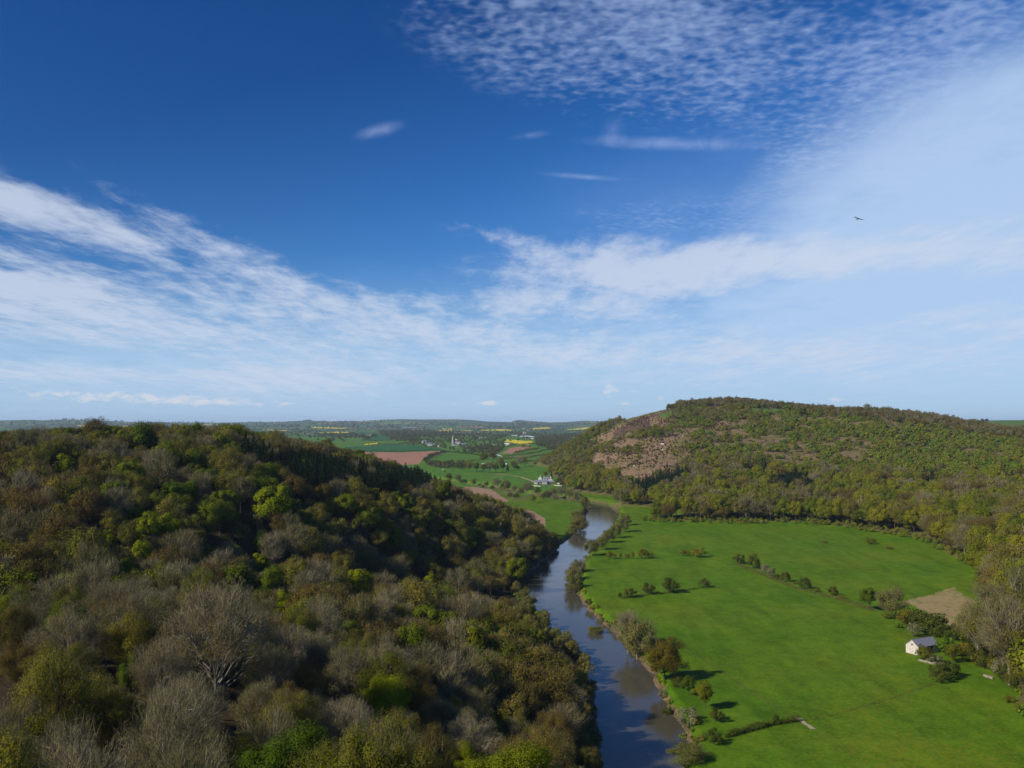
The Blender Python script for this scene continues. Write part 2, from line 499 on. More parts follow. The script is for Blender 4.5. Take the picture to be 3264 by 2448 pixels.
# ------------------------------------------------------------------ ground sheet, split into its kinds of land
th = np.concatenate([np.linspace(-75, -34, 50, endpoint=False), np.linspace(-34, 34, 860, endpoint=False), np.linspace(34, 75, 51)]) * math.pi / 180
rr = np.concatenate([np.linspace(3, 60, 20, endpoint=False), np.exp(np.linspace(math.log(60), math.log(3000), 860, endpoint=False)), np.exp(np.linspace(math.log(3000), math.log(17500), 160))])
TH, RR = np.meshgrid(th, rr)
GX = np.sin(TH) * RR; GY = np.cos(TH) * RR
GZ, GH, GS = ground_z(GX, GY, True)
nr, nc = GX.shape
fx = (GX[:-1, :-1] + GX[1:, 1:]) / 2; fy = (GY[:-1, :-1] + GY[1:, 1:]) / 2; fz = (GZ[:-1, :-1] + GZ[1:, 1:]) / 2
fh = (GH[:-1, :-1] + GH[1:, 1:]) / 2; fs = (GS[:-1, :-1] + GS[1:, 1:]) / 2
fr = np.hypot(fx, fy)
CATS = ["plain", "valley_pasture", "meadow", "river_bank", "woodland_floor", "hillside", "ploughed_field", "rapeseed_field", "crop_field", "stubble_field", "dry_pasture", "bare_earth_strip"]
cat = np.zeros(fx.shape, int)
cat[fr < 5200] = 1
cat[(fr < 1200)] = 2
MEADOW_R = 900


def fpoly(pts):
    return [floor_pt(*p) for p in pts]


def paint(c, pts, cond=None):
    k = inpoly(fx, fy, fpoly(pts))
    if cond is not None:
        k &= cond
    cat[k] = c


flat = fh < 0.5
for pts in [[(1609, 1399), (1650, 1402), (1700, 1408), (1685, 1418), (1655, 1418), (1625, 1409), (1607, 1407)],
            [(1725, 1387), (1790, 1385), (1788, 1391), (1728, 1392)], [(1530, 1371), (1600, 1367), (1645, 1371), (1600, 1373.4)],
            [(1688, 1365), (1750, 1361), (1756, 1366), (1700, 1369)], [(1800, 1368), (1885, 1361), (1882, 1368.5), (1810, 1369)],
            [(1408, 1366), (1440, 1366), (1440, 1369), (1408, 1368.4)], [(1396, 1371), (1440, 1371), (1440, 1373), (1396, 1373)], [(1455, 1371), (1506, 1371), (1506, 1373), (1455, 1373)], [(1297, 1377), (1357, 1381), (1355, 1384), (1330, 1381)],
            [(990, 1361), (1050, 1360.5), (1108, 1363), (1100, 1366), (1000, 1364)], [(1014, 1379), (1110, 1376), (1110, 1381), (1014, 1381)],
            [(1163, 1415), (1205, 1410), (1203, 1415), (1165, 1420)], [(245, 1356), (300, 1354.5), (345, 1357), (340, 1360), (250, 1358)], [(370, 1358), (405, 1358), (405, 1361), (370, 1360)], [(840, 1369), (915, 1371), (915, 1373), (840, 1371)], [(640, 1353), (700, 1353), (700, 1356), (640, 1355)]]:
    paint(7, pts, flat)
for pts in [[(1100, 1441), (1415, 1438), (1422, 1443), (1345, 1465), (1335, 1480), (1100, 1480)], [(1625, 1428), (1670, 1422), (1700, 1428), (1702, 1431), (1690, 1434), (1640, 1444), (1598, 1445)],
            [(1303, 1367), (1352, 1366), (1347, 1373), (1330, 1372)], [(1455, 1358), (1545, 1360), (1545, 1363), (1455, 1362)], [(1375, 1368), (1395, 1367), (1395, 1369), (1375, 1369)]]:
    paint(6, pts, flat)
paint(8, [(1100, 1425), (1165, 1422), (1300, 1416), (1405, 1430), (1410, 1437), (1185, 1440), (1100, 1440)], flat)
paint(8, [(1165, 1391), (1250, 1387), (1252, 1402), (1150, 1405)], flat)
paint(10, [(1150, 1421), (1165, 1419), (1295, 1410), (1298, 1414), (1165, 1421)], flat)
paint(10, [(1588, 1466), (1780, 1446), (1780, 1442), (1600, 1459)], flat)
paint(10, [(1680, 1476), (1790, 1460), (1800, 1468), (1690, 1484)], flat)
paint(11, [(1480, 1551), (1520, 1553), (1565, 1560), (1595, 1580), (1625, 1597), (1590, 1602), (1540, 1592), (1480, 1575)], flat)
paint(11, [(1590, 1612), (1650, 1616), (1700, 1630), (1740, 1655), (1736, 1678), (1700, 1690), (1560, 1660)], flat)
paint(10, [(1500, 1546), (1580, 1553), (1700, 1590), (1640, 1600), (1600, 1575), (1560, 1557)], flat & (cat != 11))
STUB = [(2885, 1917), (3034, 1872), (3114, 1920), (3090, 1989), (3058, 2025), (2971, 1962)]
wx = (fbm(fx / 6, fy / 6, 3) - .5) * 4; wy = (fbm(fx / 6 + 40, fy / 6, 3) - .5) * 4
cat[inpoly(fx + wx, fy + wy, fpoly(STUB))] = 9
rightside = fx > np.interp(fy, [0, 400, 900, 1080, 1180, 3500], [60, 60, 90, 60, 20, 20])
cat[(fh > 0.4) & ~rightside & (fr < 2600)] = 4
cat[(fh > 0.4) & rightside & (cat != 9) & (fr < 5200)] = 5
cat[(fx < np.interp(fy, [150, 300, 340, 510, 560, 620, 720, 760], [40, 34, 36, 10, 16, 24, 46, 20]) + 10) & (fy < 748) & (cat == 2)] = 4
cat[(fs < 1.5) & (fs > -6)] = 3
cat[fs <= -6] = 3

# heath mask for the hillside (red bracken, green dark heather, blue turf), as photo polygons walked onto the slope
GPX, GPY = project(GX, GY, GZ)
HEATH = [(1868, 1408), (1950, 1366), (2050, 1328), (2125, 1306), (2240, 1330), (2330, 1345), (2340, 1400), (2250, 1430), (2215, 1480), (2140, 1512), (2020, 1545), (1930, 1528), (1885, 1480), (1900, 1440)]
h1 = inpoly(GPX, GPY, HEATH) & (RR > 1000)
scr = (GPX > 2240) & (GPY < 1560) & (RR > 850)
dk = inpoly(GPX, GPY, [(1960, 1372), (2050, 1330), (2130, 1308), (2135, 1318), (2080, 1330), (2040, 1345), (2000, 1378), (1985, 1392), (1950, 1400)]) | inpoly(GPX, GPY, [(2000, 1340), (2060, 1335), (2080, 1372), (2010, 1378), (1990, 1365)])
tf = inpoly(GPX, GPY, [(2100, 1318), (2190, 1304), (2205, 1312), (2150, 1328), (2110, 1330)]) | inpoly(GPX, GPY, [(2385, 1302), (2500, 1304), (2500, 1322), (2390, 1318)]) | ((GPX > 3080) & (RR > 2300))
HM = np.zeros(GX.shape + (4,), np.float32); HM[..., 3] = 1
HM[..., 0] = np.where(h1, 1.0, np.where(scr, 0.75, 0.25)); HM[..., 1] = np.where(dk & h1, 0.8, 0); HM[..., 2] = np.where(tf, 0.85, 0)

CATMAT = {"plain": "plain_fields", "valley_pasture": "valley_grass", "meadow": "meadow_grass", "river_bank": "river_bank", "woodland_floor": "wood_floor", "hillside": "hillside", "ploughed_field": "ploughed_earth", "rapeseed_field": "rapeseed", "crop_field": "crop_green", "stubble_field": "stubble", "dry_pasture": "dry_pasture", "bare_earth_strip": "pink_earth"}
idx = (np.arange(nr - 1)[:, None] * nc + np.arange(nc - 1)[None])
quads_all = np.stack([idx, idx + 1, idx + nc + 1, idx + nc], -1)
V_all = np.stack([GX, GY, GZ], -1).reshape(-1, 3)
HM_all = HM.reshape(-1, 4)


def mesh_np(name, V, F, mats, midx=None, smooth=False):
    me = bpy.data.meshes.new(name)
    V = np.ascontiguousarray(V, np.float32); F = np.ascontiguousarray(F, np.int32)
    k = F.shape[1]
    me.vertices.add(len(V)); me.vertices.foreach_set("co", V.ravel())
    me.loops.add(F.size); me.loops.foreach_set("vertex_index", F.ravel())
    me.polygons.add(len(F)); me.polygons.foreach_set("loop_start", np.arange(0, F.size, k, dtype=np.int32))
    for m in mats:
        me.materials.append(m)
    if midx is not None:
        me.polygons.foreach_set("material_index", np.ascontiguousarray(midx, np.int32))
    me.update(calc_edges=True)
    me.validate()
    me.polygons.foreach_set("use_smooth", np.full(len(me.polygons), bool(smooth)))
    return me


def structure(name, me):
    o = bpy.data.objects.new(name, me); COL.objects.link(o); o["kind"] = "structure"
    return o


for ci, cname in enumerate(CATS):
    sel = quads_all[cat == ci]
    if not len(sel):
        continue
    used, inv = np.unique(sel, return_inverse=True)
    me = mesh_np(cname, V_all[used], inv.reshape(-1, 4), [MAT[CATMAT[cname]]], smooth=True)
    if cname == "hillside":
        a = me.color_attributes.new("heath", 'FLOAT_COLOR', 'POINT')
        a.data.foreach_set("color", HM_all[used].ravel())
    structure(cname, me)

# water sheet: lies under the banks at its edges, so the banks draw the waterline
sel = quads_all[fs < 5.0]
used, inv = np.unique(sel, return_inverse=True)
Vw = V_all[used].copy(); Vw[:, 2] = 0.0
structure("river", mesh_np("river", Vw, inv.reshape(-1, 4), [MAT["river_water"]], smooth=True))

# ------------------------------------------------------------------ foliage materials
def mat_leaf(name, cols, trans=0.25, vary=0.35):
    """cols: tints between which single trees differ; single leaves differ a little in tone"""
    m, nt, b = new_mat(name)
    oi = N(nt, "ShaderNodeObjectInfo")
    n = len(cols)
    c = ramp(nt, oi.outputs["Random"], [(k / max(n - 1, 1), col) for k, col in enumerate(cols)])
    g = N(nt, "ShaderNodeNewGeometry")
    v = ramp(nt, g.outputs["Random Per Island"], [(0.0, (1 - vary,) * 3), (1.0, (1 + vary,) * 3)])
    c = mixc(nt, 1.0, c, v, 'MULTIPLY')
    nt.links.new(c, b.inputs["Base Color"])
    b.inputs["Roughness"].default_value = 0.7
    b.inputs["Specular IOR Level"].default_value = 0.03
    if trans:
        tr = N(nt, "ShaderNodeBsdfTranslucent"); nt.links.new(c, tr.inputs["Color"])
        mx = N(nt, "ShaderNodeMixShader"); mx.inputs[0].default_value = trans
        nt.links.new(b.outputs[0], mx.inputs[1]); nt.links.new(tr.outputs[0], mx.inputs[2])
        nt.links.new(mx.outputs[0], nt.nodes["Material Output"].inputs[0])
    MAT[name] = m


mat_leaf("bark_grey", [(0.17, 0.15, 0.115), (0.27, 0.24, 0.195), (0.14, 0.125, 0.085)], 0)
mat_leaf("bark_dark", [(0.065, 0.05, 0.03), (0.10, 0.08, 0.05)], 0)
mat_leaf("twig_grey", [(0.150, 0.126, 0.062), (0.215, 0.185, 0.112), (0.110, 0.104, 0.036), (0.190, 0.160, 0.090), (0.135, 0.122, 0.046)], 0)
mat_leaf("twig_brown", [(0.125, 0.088, 0.034), (0.150, 0.108, 0.046), (0.100, 0.080, 0.026), (0.135, 0.092, 0.038)], 0)
mat_leaf("bud_olive", [(0.135, 0.138, 0.008), (0.190, 0.170, 0.010), (0.095, 0.112, 0.006), (0.185, 0.145, 0.012), (0.155, 0.165, 0.010)])
mat_leaf("bud_brown", [(0.125, 0.092, 0.013), (0.135, 0.108, 0.012), (0.105, 0.092, 0.012), (0.145, 0.095, 0.020)])
mat_leaf("leaf_green", [(0.078, 0.118, 0.005), (0.130, 0.155, 0.006), (0.054, 0.095, 0.006), (0.150, 0.158, 0.007), (0.10, 0.14, 0.007)])
mat_leaf("leaf_lime", [(0.190, 0.230, 0.005), (0.220, 0.245, 0.006)], 0.35)
mat_leaf("leaf_yellow", [(0.180, 0.188, 0.008), (0.220, 0.210, 0.010), (0.150, 0.180, 0.008), (0.205, 0.215, 0.009)])
mat_leaf("leaf_fresh", [(0.095, 0.165, 0.010), (0.120, 0.180, 0.012)], 0.3)
mat_leaf("needle", [(0.012, 0.028, 0.011), (0.017, 0.035, 0.015), (0.022, 0.038, 0.011)], 0.1)
mat_leaf("leaf_willow", [(0.130, 0.140, 0.024), (0.160, 0.150, 0.034), (0.11, 0.13, 0.018)])
mat_leaf("leaf_hedge", [(0.060, 0.078, 0.010), (0.080, 0.088, 0.014), (0.050, 0.080, 0.009)])
mat_leaf("leaf_scrub", [(0.100, 0.175, 0.012), (0.175, 0.215, 0.014), (0.120, 0.160, 0.010), (0.215, 0.220, 0.018), (0.180, 0.155, 0.028), (0.120, 0.20, 0.014), (0.20, 0.20, 0.06)])
mat_leaf("leaf_pale", [(0.18, 0.18, 0.085), (0.22, 0.21, 0.12)])
mat_leaf("gorse", [(0.075, 0.060, 0.018), (0.10, 0.068, 0.022), (0.13, 0.09, 0.02), (0.06, 0.065, 0.015)])
mat_leaf("leaf_russet", [(0.112, 0.092, 0.007), (0.122, 0.100, 0.008)])
mat_leaf("tussock", [(0.12, 0.14, 0.03), (0.15, 0.15, 0.04)])
mat_leaf("leaf_far", [(0.065, 0.100, 0.022), (0.105, 0.125, 0.024), (0.130, 0.105, 0.045), (0.050, 0.075, 0.024), (0.125, 0.140, 0.022), (0.155, 0.125, 0.065)])


# ------------------------------------------------------------------ foliage geometry
def unit(v):
    return v / (np.linalg.norm(v, axis=-1, keepdims=True) + 1e-9)


class Geo:
    def __init__(s):
        s.V = []; s.F = []; s.M = []; s.n = 0

    def add(s, V, F, m):
        s.V.append(V); s.F.append(F + s.n); s.M.append(np.full(len(F), m)); s.n += len(V)

    def ribbons(s, p0, p1, w0, w1, m, r, out=None):
        d = unit(p1 - p0)
        ref = r.normal(size=d.shape)
        if out is not None:
            ref = unit(out) * 1.1 + ref * .35
        side = unit(np.cross(d, ref))
        w0 = np.broadcast_to(np.asarray(w0, float), (len(p0),))[:, None] / 2
        w1 = np.broadcast_to(np.asarray(w1, float), (len(p0),))[:, None] / 2
        V = np.stack([p0 - side * w0, p0 + side * w0, p1 + side * w1, p1 - side * w1], 1).reshape(-1, 3)
        s.add(V, np.arange(len(V)).reshape(-1, 4), m)

    def cards(s, c, nrm, size, m, r, asp=0.7):
        nrm = unit(nrm)
        a = unit(np.cross(nrm, r.normal(size=nrm.shape))); b = np.cross(nrm, a)
        sz = np.broadcast_to(np.asarray(size, float), (len(c),))[:, None] / 2
        V = np.stack([c - a * sz - b * sz * asp * .5, c - b * sz * asp + a * sz * .1, c + a * sz + b * sz * asp * .4, c + b * sz * asp - a * sz * .15], 1).reshape(-1, 3)
        s.add(V, np.arange(len(V)).reshape(-1, 4), m)

    def tube(s, pts, rad, m, k=5):
        pts = np.asarray(pts, float); n = len(pts)
        t = unit(np.gradient(pts, axis=0))
        u = unit(np.cross(t, np.array([0.3, 0.9, 0.31]))); v = np.cross(t, u)
        a = np.arange(k) * 2 * math.pi / k
        rad = np.broadcast_to(np.asarray(rad, float), (n,))
        V = (pts[:, None] + (u[:, None] * np.cos(a)[None, :, None] + v[:, None] * np.sin(a)[None, :, None]) * rad[:, None, None]).reshape(-1, 3)
        i = (np.arange(n - 1)[:, None] * k + np.arange(k)[None]).ravel()
        j = (np.arange(n - 1)[:, None] * k + (np.arange(k)[None] + 1) % k).ravel()
        s.add(V, np.stack([i, j, j + k, i + k], 1), m)

    def out(s):
        return np.concatenate(s.V), np.concatenate(s.F), np.concatenate(s.M)


# kind: bark, twig, leaf | height, crown half width, half height, centre height | twigs per clump, leaves per clump, leaf size
KIND = {
    "bare_tree": dict(bark="bark_grey", twig="twig_grey", leaf="bud_olive", h=14, rx=5.0, rz=5.4, cz=8.2, tw=150, lv=50, ls=.24),
    "budding_tree": dict(bark="bark_dark", twig="twig_grey", leaf="bud_olive", h=13.5, rx=5.0, rz=5.0, cz=8.0, tw=60, lv=210, ls=.34),
    "brown_tree": dict(bark="bark_dark", twig="twig_brown", leaf="bud_brown", h=14, rx=5.2, rz=5.1, cz=8.3, tw=90, lv=150, ls=.32),
    "green_tree": dict(bark="bark_dark", twig="twig_grey", leaf="leaf_green", h=13, rx=4.9, rz=4.9, cz=7.6, tw=14, lv=360, ls=.42),
    "yellow_green_tree": dict(bark="bark_dark", twig="twig_grey", leaf="leaf_yellow", h=14, rx=5.0, rz=5.1, cz=8.0, tw=24, lv=320, ls=.40),
    "lime_green_tree": dict(bark="bark_dark", twig="twig_grey", leaf="leaf_lime", h=12, rx=4.4, rz=4.8, cz=7.0, tw=10, lv=380, ls=.42),
    "willow_tree": dict(bark="bark_grey", twig="twig_grey", leaf="leaf_willow", h=11, rx=5.0, rz=5.1, cz=5.6, tw=60, lv=280, ls=.32),
    "russet_oak": dict(bark="bark_dark", twig="twig_brown", leaf="leaf_russet", h=16, rx=8.0, rz=7.6, cz=7.9, tw=60, lv=330, ls=.36),
    "hedge_bush": dict(bark="bark_dark", twig="twig_brown", leaf="leaf_hedge", h=4, rx=2.6, rz=1.9, cz=2.0, tw=20, lv=150, ls=.30),
    "pale_bush": dict(bark="bark_grey", twig="twig_grey", leaf="leaf_pale", h=4, rx=2.5, rz=1.9, cz=2.0, tw=40, lv=120, ls=.28),
    "brown_bush": dict(bark="bark_dark", twig="twig_brown", leaf="bud_olive", h=4, rx=2.5, rz=1.9, cz=2.0, tw=60, lv=110, ls=.28),
    "fresh_bush": dict(bark="bark_dark", twig="twig_grey", leaf="leaf_fresh", h=4, rx=2.5, rz=1.9, cz=2.0, tw=12, lv=170, ls=.32),
    "scrub_bush": dict(bark="bark_dark", twig="twig_grey", leaf="leaf_scrub", h=5, rx=2.9, rz=2.4, cz=2.5, tw=14, lv=170, ls=.42),
    "gorse_bush": dict(bark="bark_dark", twig="twig_brown", leaf="gorse", h=1.6, rx=1.0, rz=.8, cz=.8, tw=8, lv=60, ls=.3),
    "far_tree": dict(bark="bark_dark", twig="twig_brown", leaf="leaf_far", h=12, rx=5.5, rz=4.9, cz=6.8, tw=8, lv=40, ls=1.3),
}


def make_tree(kind, seed, lod):
    """lod 2: seen at 60-230 m, 1: up to about 700 m, 0: farther or in the mass of the wood"""
    r = np.random.default_rng(seed)
    k = KIND[kind]
    small = k["h"] < 6
    cz, rx, rz = k["cz"], k["rx"], k["rz"]
    K = (13, 22, 30)[lod] if not small else (7, 11, 11)[lod]
    if kind == "russet_oak":
        K = 46
    # clump centres on an uneven dome
    i = np.arange(K) + 0.5
    el = np.arcsin(np.clip(1 - 1.66 * i / K, -1, 1)); az = i * 2.39996 + r.random() * 6
    el = el + r.normal(size=K) * 0.12; az = az + r.normal(size=K) * 0.25
    rad = (0.50 + 0.46 * r.random(K))
    cc = np.stack([np.cos(el) * np.cos(az) * rx * rad, np.cos(el) * np.sin(az) * rx * rad, cz + np.sin(el) * rz * rad], 1)
    cc[:, :2] += r.normal(size=2) * rx * 0.06
    rc = rx * (0.26 + 0.26 * r.random(K)) * (1, 1, .88)[lod]
    if kind == "russet_oak":
        rc *= 0.72
    T_, Cg = Geo(), Geo()
    org = np.array([0, 0, cz - rz * 0.55])
    # trunk and limbs
    if not small:
        bend = r.normal(size=2) * 0.25
        zt = np.linspace(-1.2, cz * 0.85, 6)
        tp = np.stack([bend[0] * (zt / 5) ** 2 * .3, bend[1] * (zt / 5) ** 2 * .3, zt], 1)
        tr = np.interp(zt, [-1.2, 0.6, cz], [0.36, 0.22, 0.08]) * k["h"] / 14
        T_.tube(tp, tr, 0, 4 if lod == 0 else 6)
        base = lambda q: np.stack([np.interp(q, zt, tp[:, 0]), np.interp(q, zt, tp[:, 1]), q], -1)
        nl = K if lod else 6
        for c in cc[:nl]:
            q = base(np.clip(c[2] * (0.35 + 0.25 * r.random()), 1.5, cz * 0.8))
            s = np.linspace(0, 1, 6)[:, None]
            mid = q * .5 + c * .5 + np.array([0, 0, -0.8 + r.random() * .9]) + r.normal(size=3) * .35
            pts = q * (1 - s) ** 2 + 2 * mid * s * (1 - s) + c * s ** 2
            pts[1:-1] += r.normal(size=(4, 3)) * .12
            T_.tube(pts, np.linspace(0.085, 0.018, 6) * k["h"] / 14, 0, 4 if lod else 3)
    else:
        for c in cc[:5]:
            q = np.array([c[0] * .15, c[1] * .15, -0.3])
            T_.tube(np.stack([q, (q + c) / 2 + [0, 0, .1], c]), [0.07, 0.05, 0.02], 0, 3)
    # branches inside each clump, bent twice
    if not small and lod:
        B = 9 if lod == 1 else 12
        b0 = np.repeat(cc * 0.66 + org * 0.34, B, 0) + r.normal(size=(K * B, 3)) * 0.4
        off = unit(r.normal(size=(K * B, 3)) + unit(np.repeat(cc - org, B, 0)) * 0.9) * np.repeat(rc, B)[:, None] * (0.5 + 0.5 * r.random((K * B, 1)))
        b3 = np.repeat(cc, B, 0) + off
        b1 = b0 * .66 + b3 * .34 + r.normal(size=b0.shape) * .22
        b2 = b0 * .33 + b3 * .67 + r.normal(size=b0.shape) * .22
        w = .065 if lod == 2 else .09
        Cg.ribbons(b0, b1, w, w * .75, 0, r); Cg.ribbons(b1, b2, w * .75, w * .5, 0, r); Cg.ribbons(b2, b3, w * .5, w * .25, 0, r)
    nt_ = int(k["tw"] * (.42, 1.0, 2.3)[lod]); nl_ = int(k["lv"] * (.34, 1.0, 4.6)[lod]); ls = k["ls"] * (1.75, 1.0, .38)[lod]
    if kind == "far_tree":
        nl_, ls = k["lv"], k["ls"]
    # twigs fan outwards and upwards
    if nt_:
        n = K * nt_
        ci = np.repeat(np.arange(K), nt_)
        o = unit(r.normal(size=(n, 3))) * (r.random((n, 1)) ** 0.45) * rc[ci][:, None]
        p = cc[ci] + o * np.array([1, 1, .85])
        rdir = unit(p - org)
        d = unit(rdir * 0.9 + np.array([0, 0, .45]) + r.normal(size=(n, 3)) * (.42, .5, .62)[lod])
        ln = (0.7 + 0.9 * r.random((n, 1))) * (1 if not small else .5) * min(1.4, rx / 5 + .1) * (1, 1, .62)[lod]
        w = (.17, .052, .024)[lod] * (1 if not small else .7)
        face = unit(p - cc[ci]) * .6 + rdir * .8
        Cg.ribbons(p - d * ln * .5, p + d * ln * .5, w, w * .45, 1, r, face if lod < 2 else None)
    if nl_:
        n = K * nl_
        ci = np.repeat(np.arange(K), nl_)
        o = unit(r.normal(size=(n, 3))) * (r.random((n, 1)) ** 0.36) * rc[ci][:, None]
        p = cc[ci] + o * np.array([1, 1, .82])
        nm = unit(p - cc[ci]) * 0.9 + unit(p - org) * .9 + r.normal(size=(n, 3)) * .42
        Cg.cards(p, nm, ls * (0.7 + 0.6 * r.random(n)), 2, r)
    return T_.out(), Cg.out()


def make_conifer(seed, hi):
    r = np.random.default_rng(seed)
    h = 20.0
    T_, Cg = Geo(), Geo()
    zt = np.linspace(-1.2, h * .96, 5)
    T_.tube(np.stack([zt * 0, zt * 0, zt], 1), np.linspace(.3, .03, 5), 0, 5)
    nw = 26 if hi else 16
    for w in range(nw):
        t = w / (nw - 1)
        z = 2.0 + (h - 2.3) * t
        R = 3.6 * (1 - t) ** 0.85 * (0.85 + .3 * r.random()) + .15
        nb = max(4, int((11 if hi else 8) * (1 - t) + 3))
        a = r.random() * 6.28 + np.arange(nb) * 6.283 / nb + r.normal(size=nb) * .2
        ln = R * (0.7 + .5 * r.random(nb))
        d = np.stack([np.cos(a), np.sin(a), -0.18 + .35 * t + r.normal(size=nb) * .06], 1)
        p0 = np.tile([0, 0, z], (nb, 1)); p1 = p0 + d * ln[:, None]
        Cg.ribbons(p0, p1, .08, .03, 0, r)
        m = 26 if hi else 8
        s = r.random((nb, m, 1)) ** .6
        pc = p0[:, None] * (1 - s) + p1[:, None] * s
        lat = np.stack([-np.sin(a), np.cos(a), 0 * a], 1)[:, None] * r.normal(size=(nb, m, 1)) * .42 * (1 - s * .6) * (0.4 + .25 * ln[:, None, None])
        pc = (pc + lat + np.array([0, 0, -1]) * r.random((nb, m, 1)) * .35).reshape(-1, 3)
        dd = (np.repeat(d, m, 0) + np.array([0, 0, -.35]) + r.normal(size=(nb * m, 3)) * .35)
        dd = unit(dd)
        L = (.55 if hi else .95)
        Cg.ribbons(pc - dd * L * .4, pc + dd * L * .6, .34 if hi else .6, .06, 2, r)
    return T_.out(), Cg.out()


NEARP = {}     # the same for plants close to the viewpoint
PROTO = {}     # kind -> list of (trunk mesh, crown mesh)
STUFFSRC = bpy.data.collections.new("woodland_sources")   # never linked to the scene
SRC = {}       # (kind) -> list of index numbers in the sorted source collection
_src_list = []


def build_kind(kind, nhi, nlo, seed, hi_low=False, nvh=0):
    k = KIND.get(kind, dict(bark="bark_dark", twig="bark_dark", leaf="needle"))
    PROTO[kind] = []; SRC[kind] = []
    mats = [MAT[k["bark"]], MAT[k["twig"]], MAT[k["leaf"]]]
    for q in range(nhi):
        (tv, tf_, tm), (cv, cf, cm) = make_conifer(seed + q, True) if kind == "conifer" else make_tree(kind, seed + q, 0 if hi_low else 1)
        PROTO[kind].append((mesh_np(kind + "_trunk", tv, tf_, [mats[0]]), mesh_np(kind + "_crown", cv, cf, mats, cm)))
    NEARP[kind] = []
    for q in range(nvh):
        (tv, tf_, tm), (cv, cf, cm) = make_tree(kind, seed + 80 + q, 2)
        NEARP[kind].append((mesh_np(kind + "_trunk", tv, tf_, [mats[0]]), mesh_np(kind + "_crown", cv, cf, mats, cm)))
    for q in range(nlo):
        (tv, tf_, tm), (cv, cf, cm) = make_conifer(seed + 50 + q, False) if kind == "conifer" else make_tree(kind, seed + 50 + q, 0)
        V = np.concatenate([tv, cv]); F = np.concatenate([tf_, cf + len(tv)]); M_ = np.concatenate([tm, cm])
        me = mesh_np("source", V, F, mats, M_)
        o = bpy.data.objects.new("source_%03d" % len(_src_list), me)
        STUFFSRC.objects.link(o)
        SRC[kind].append(len(_src_list)); _src_list.append(o)


build_kind("bare_tree", 6, 4, 100, nvh=5)
build_kind("budding_tree", 5, 4, 200, nvh=4)
build_kind("brown_tree", 5, 4, 300, nvh=3)
build_kind("green_tree", 5, 4, 400, nvh=3)
build_kind("lime_green_tree", 4, 2, 500, nvh=3)
build_kind("yellow_green_tree", 4, 4, 550)
build_kind("conifer", 3, 3, 600)
build_kind("willow_tree", 4, 2, 700)
build_kind("russet_oak", 1, 0, 800)
build_kind("hedge_bush", 4, 2, 900)
build_kind("pale_bush", 2, 1, 950)
build_kind("brown_bush", 3, 2, 1000)
build_kind("fresh_bush", 2, 1, 1050)
build_kind("scrub_bush", 4, 4, 1100, hi_low=True)
build_kind("gorse_bush", 0, 3, 1200)
build_kind("far_tree", 0, 5, 1300)


def place(kind, x, y, s, label, category="tree", group=None, z=None, sz=None, var=None):
    """one plant: an Empty at its foot that carries trunk (or stems) and crown"""
    lib = NEARP[kind] if NEARP.get(kind) and math.hypot(x, y) < 240 else PROTO[kind]
    tm, cm = lib[random.randrange(len(lib)) if var is None else var % len(lib)]
    o = bpy.data.objects.new(kind, None)
    o.empty_display_size = 0.5
    o.location = (x, y, g1(x, y) if z is None else z)
    o.rotation_euler = (0, 0, random.random() * 6.283)
    o.scale = (s, s, s if sz is None else sz)
    o["label"] = label; o["category"] = category
    if group:
        o["group"] = group
    COL.objects.link(o)
    t = bpy.data.objects.new("trunk" if category == "tree" else "stems", tm)
    c = bpy.data.objects.new("crown" if category == "tree" else "foliage", cm)
    for q in (t, c):
        q.parent = o; COL.objects.link(q)
    return o


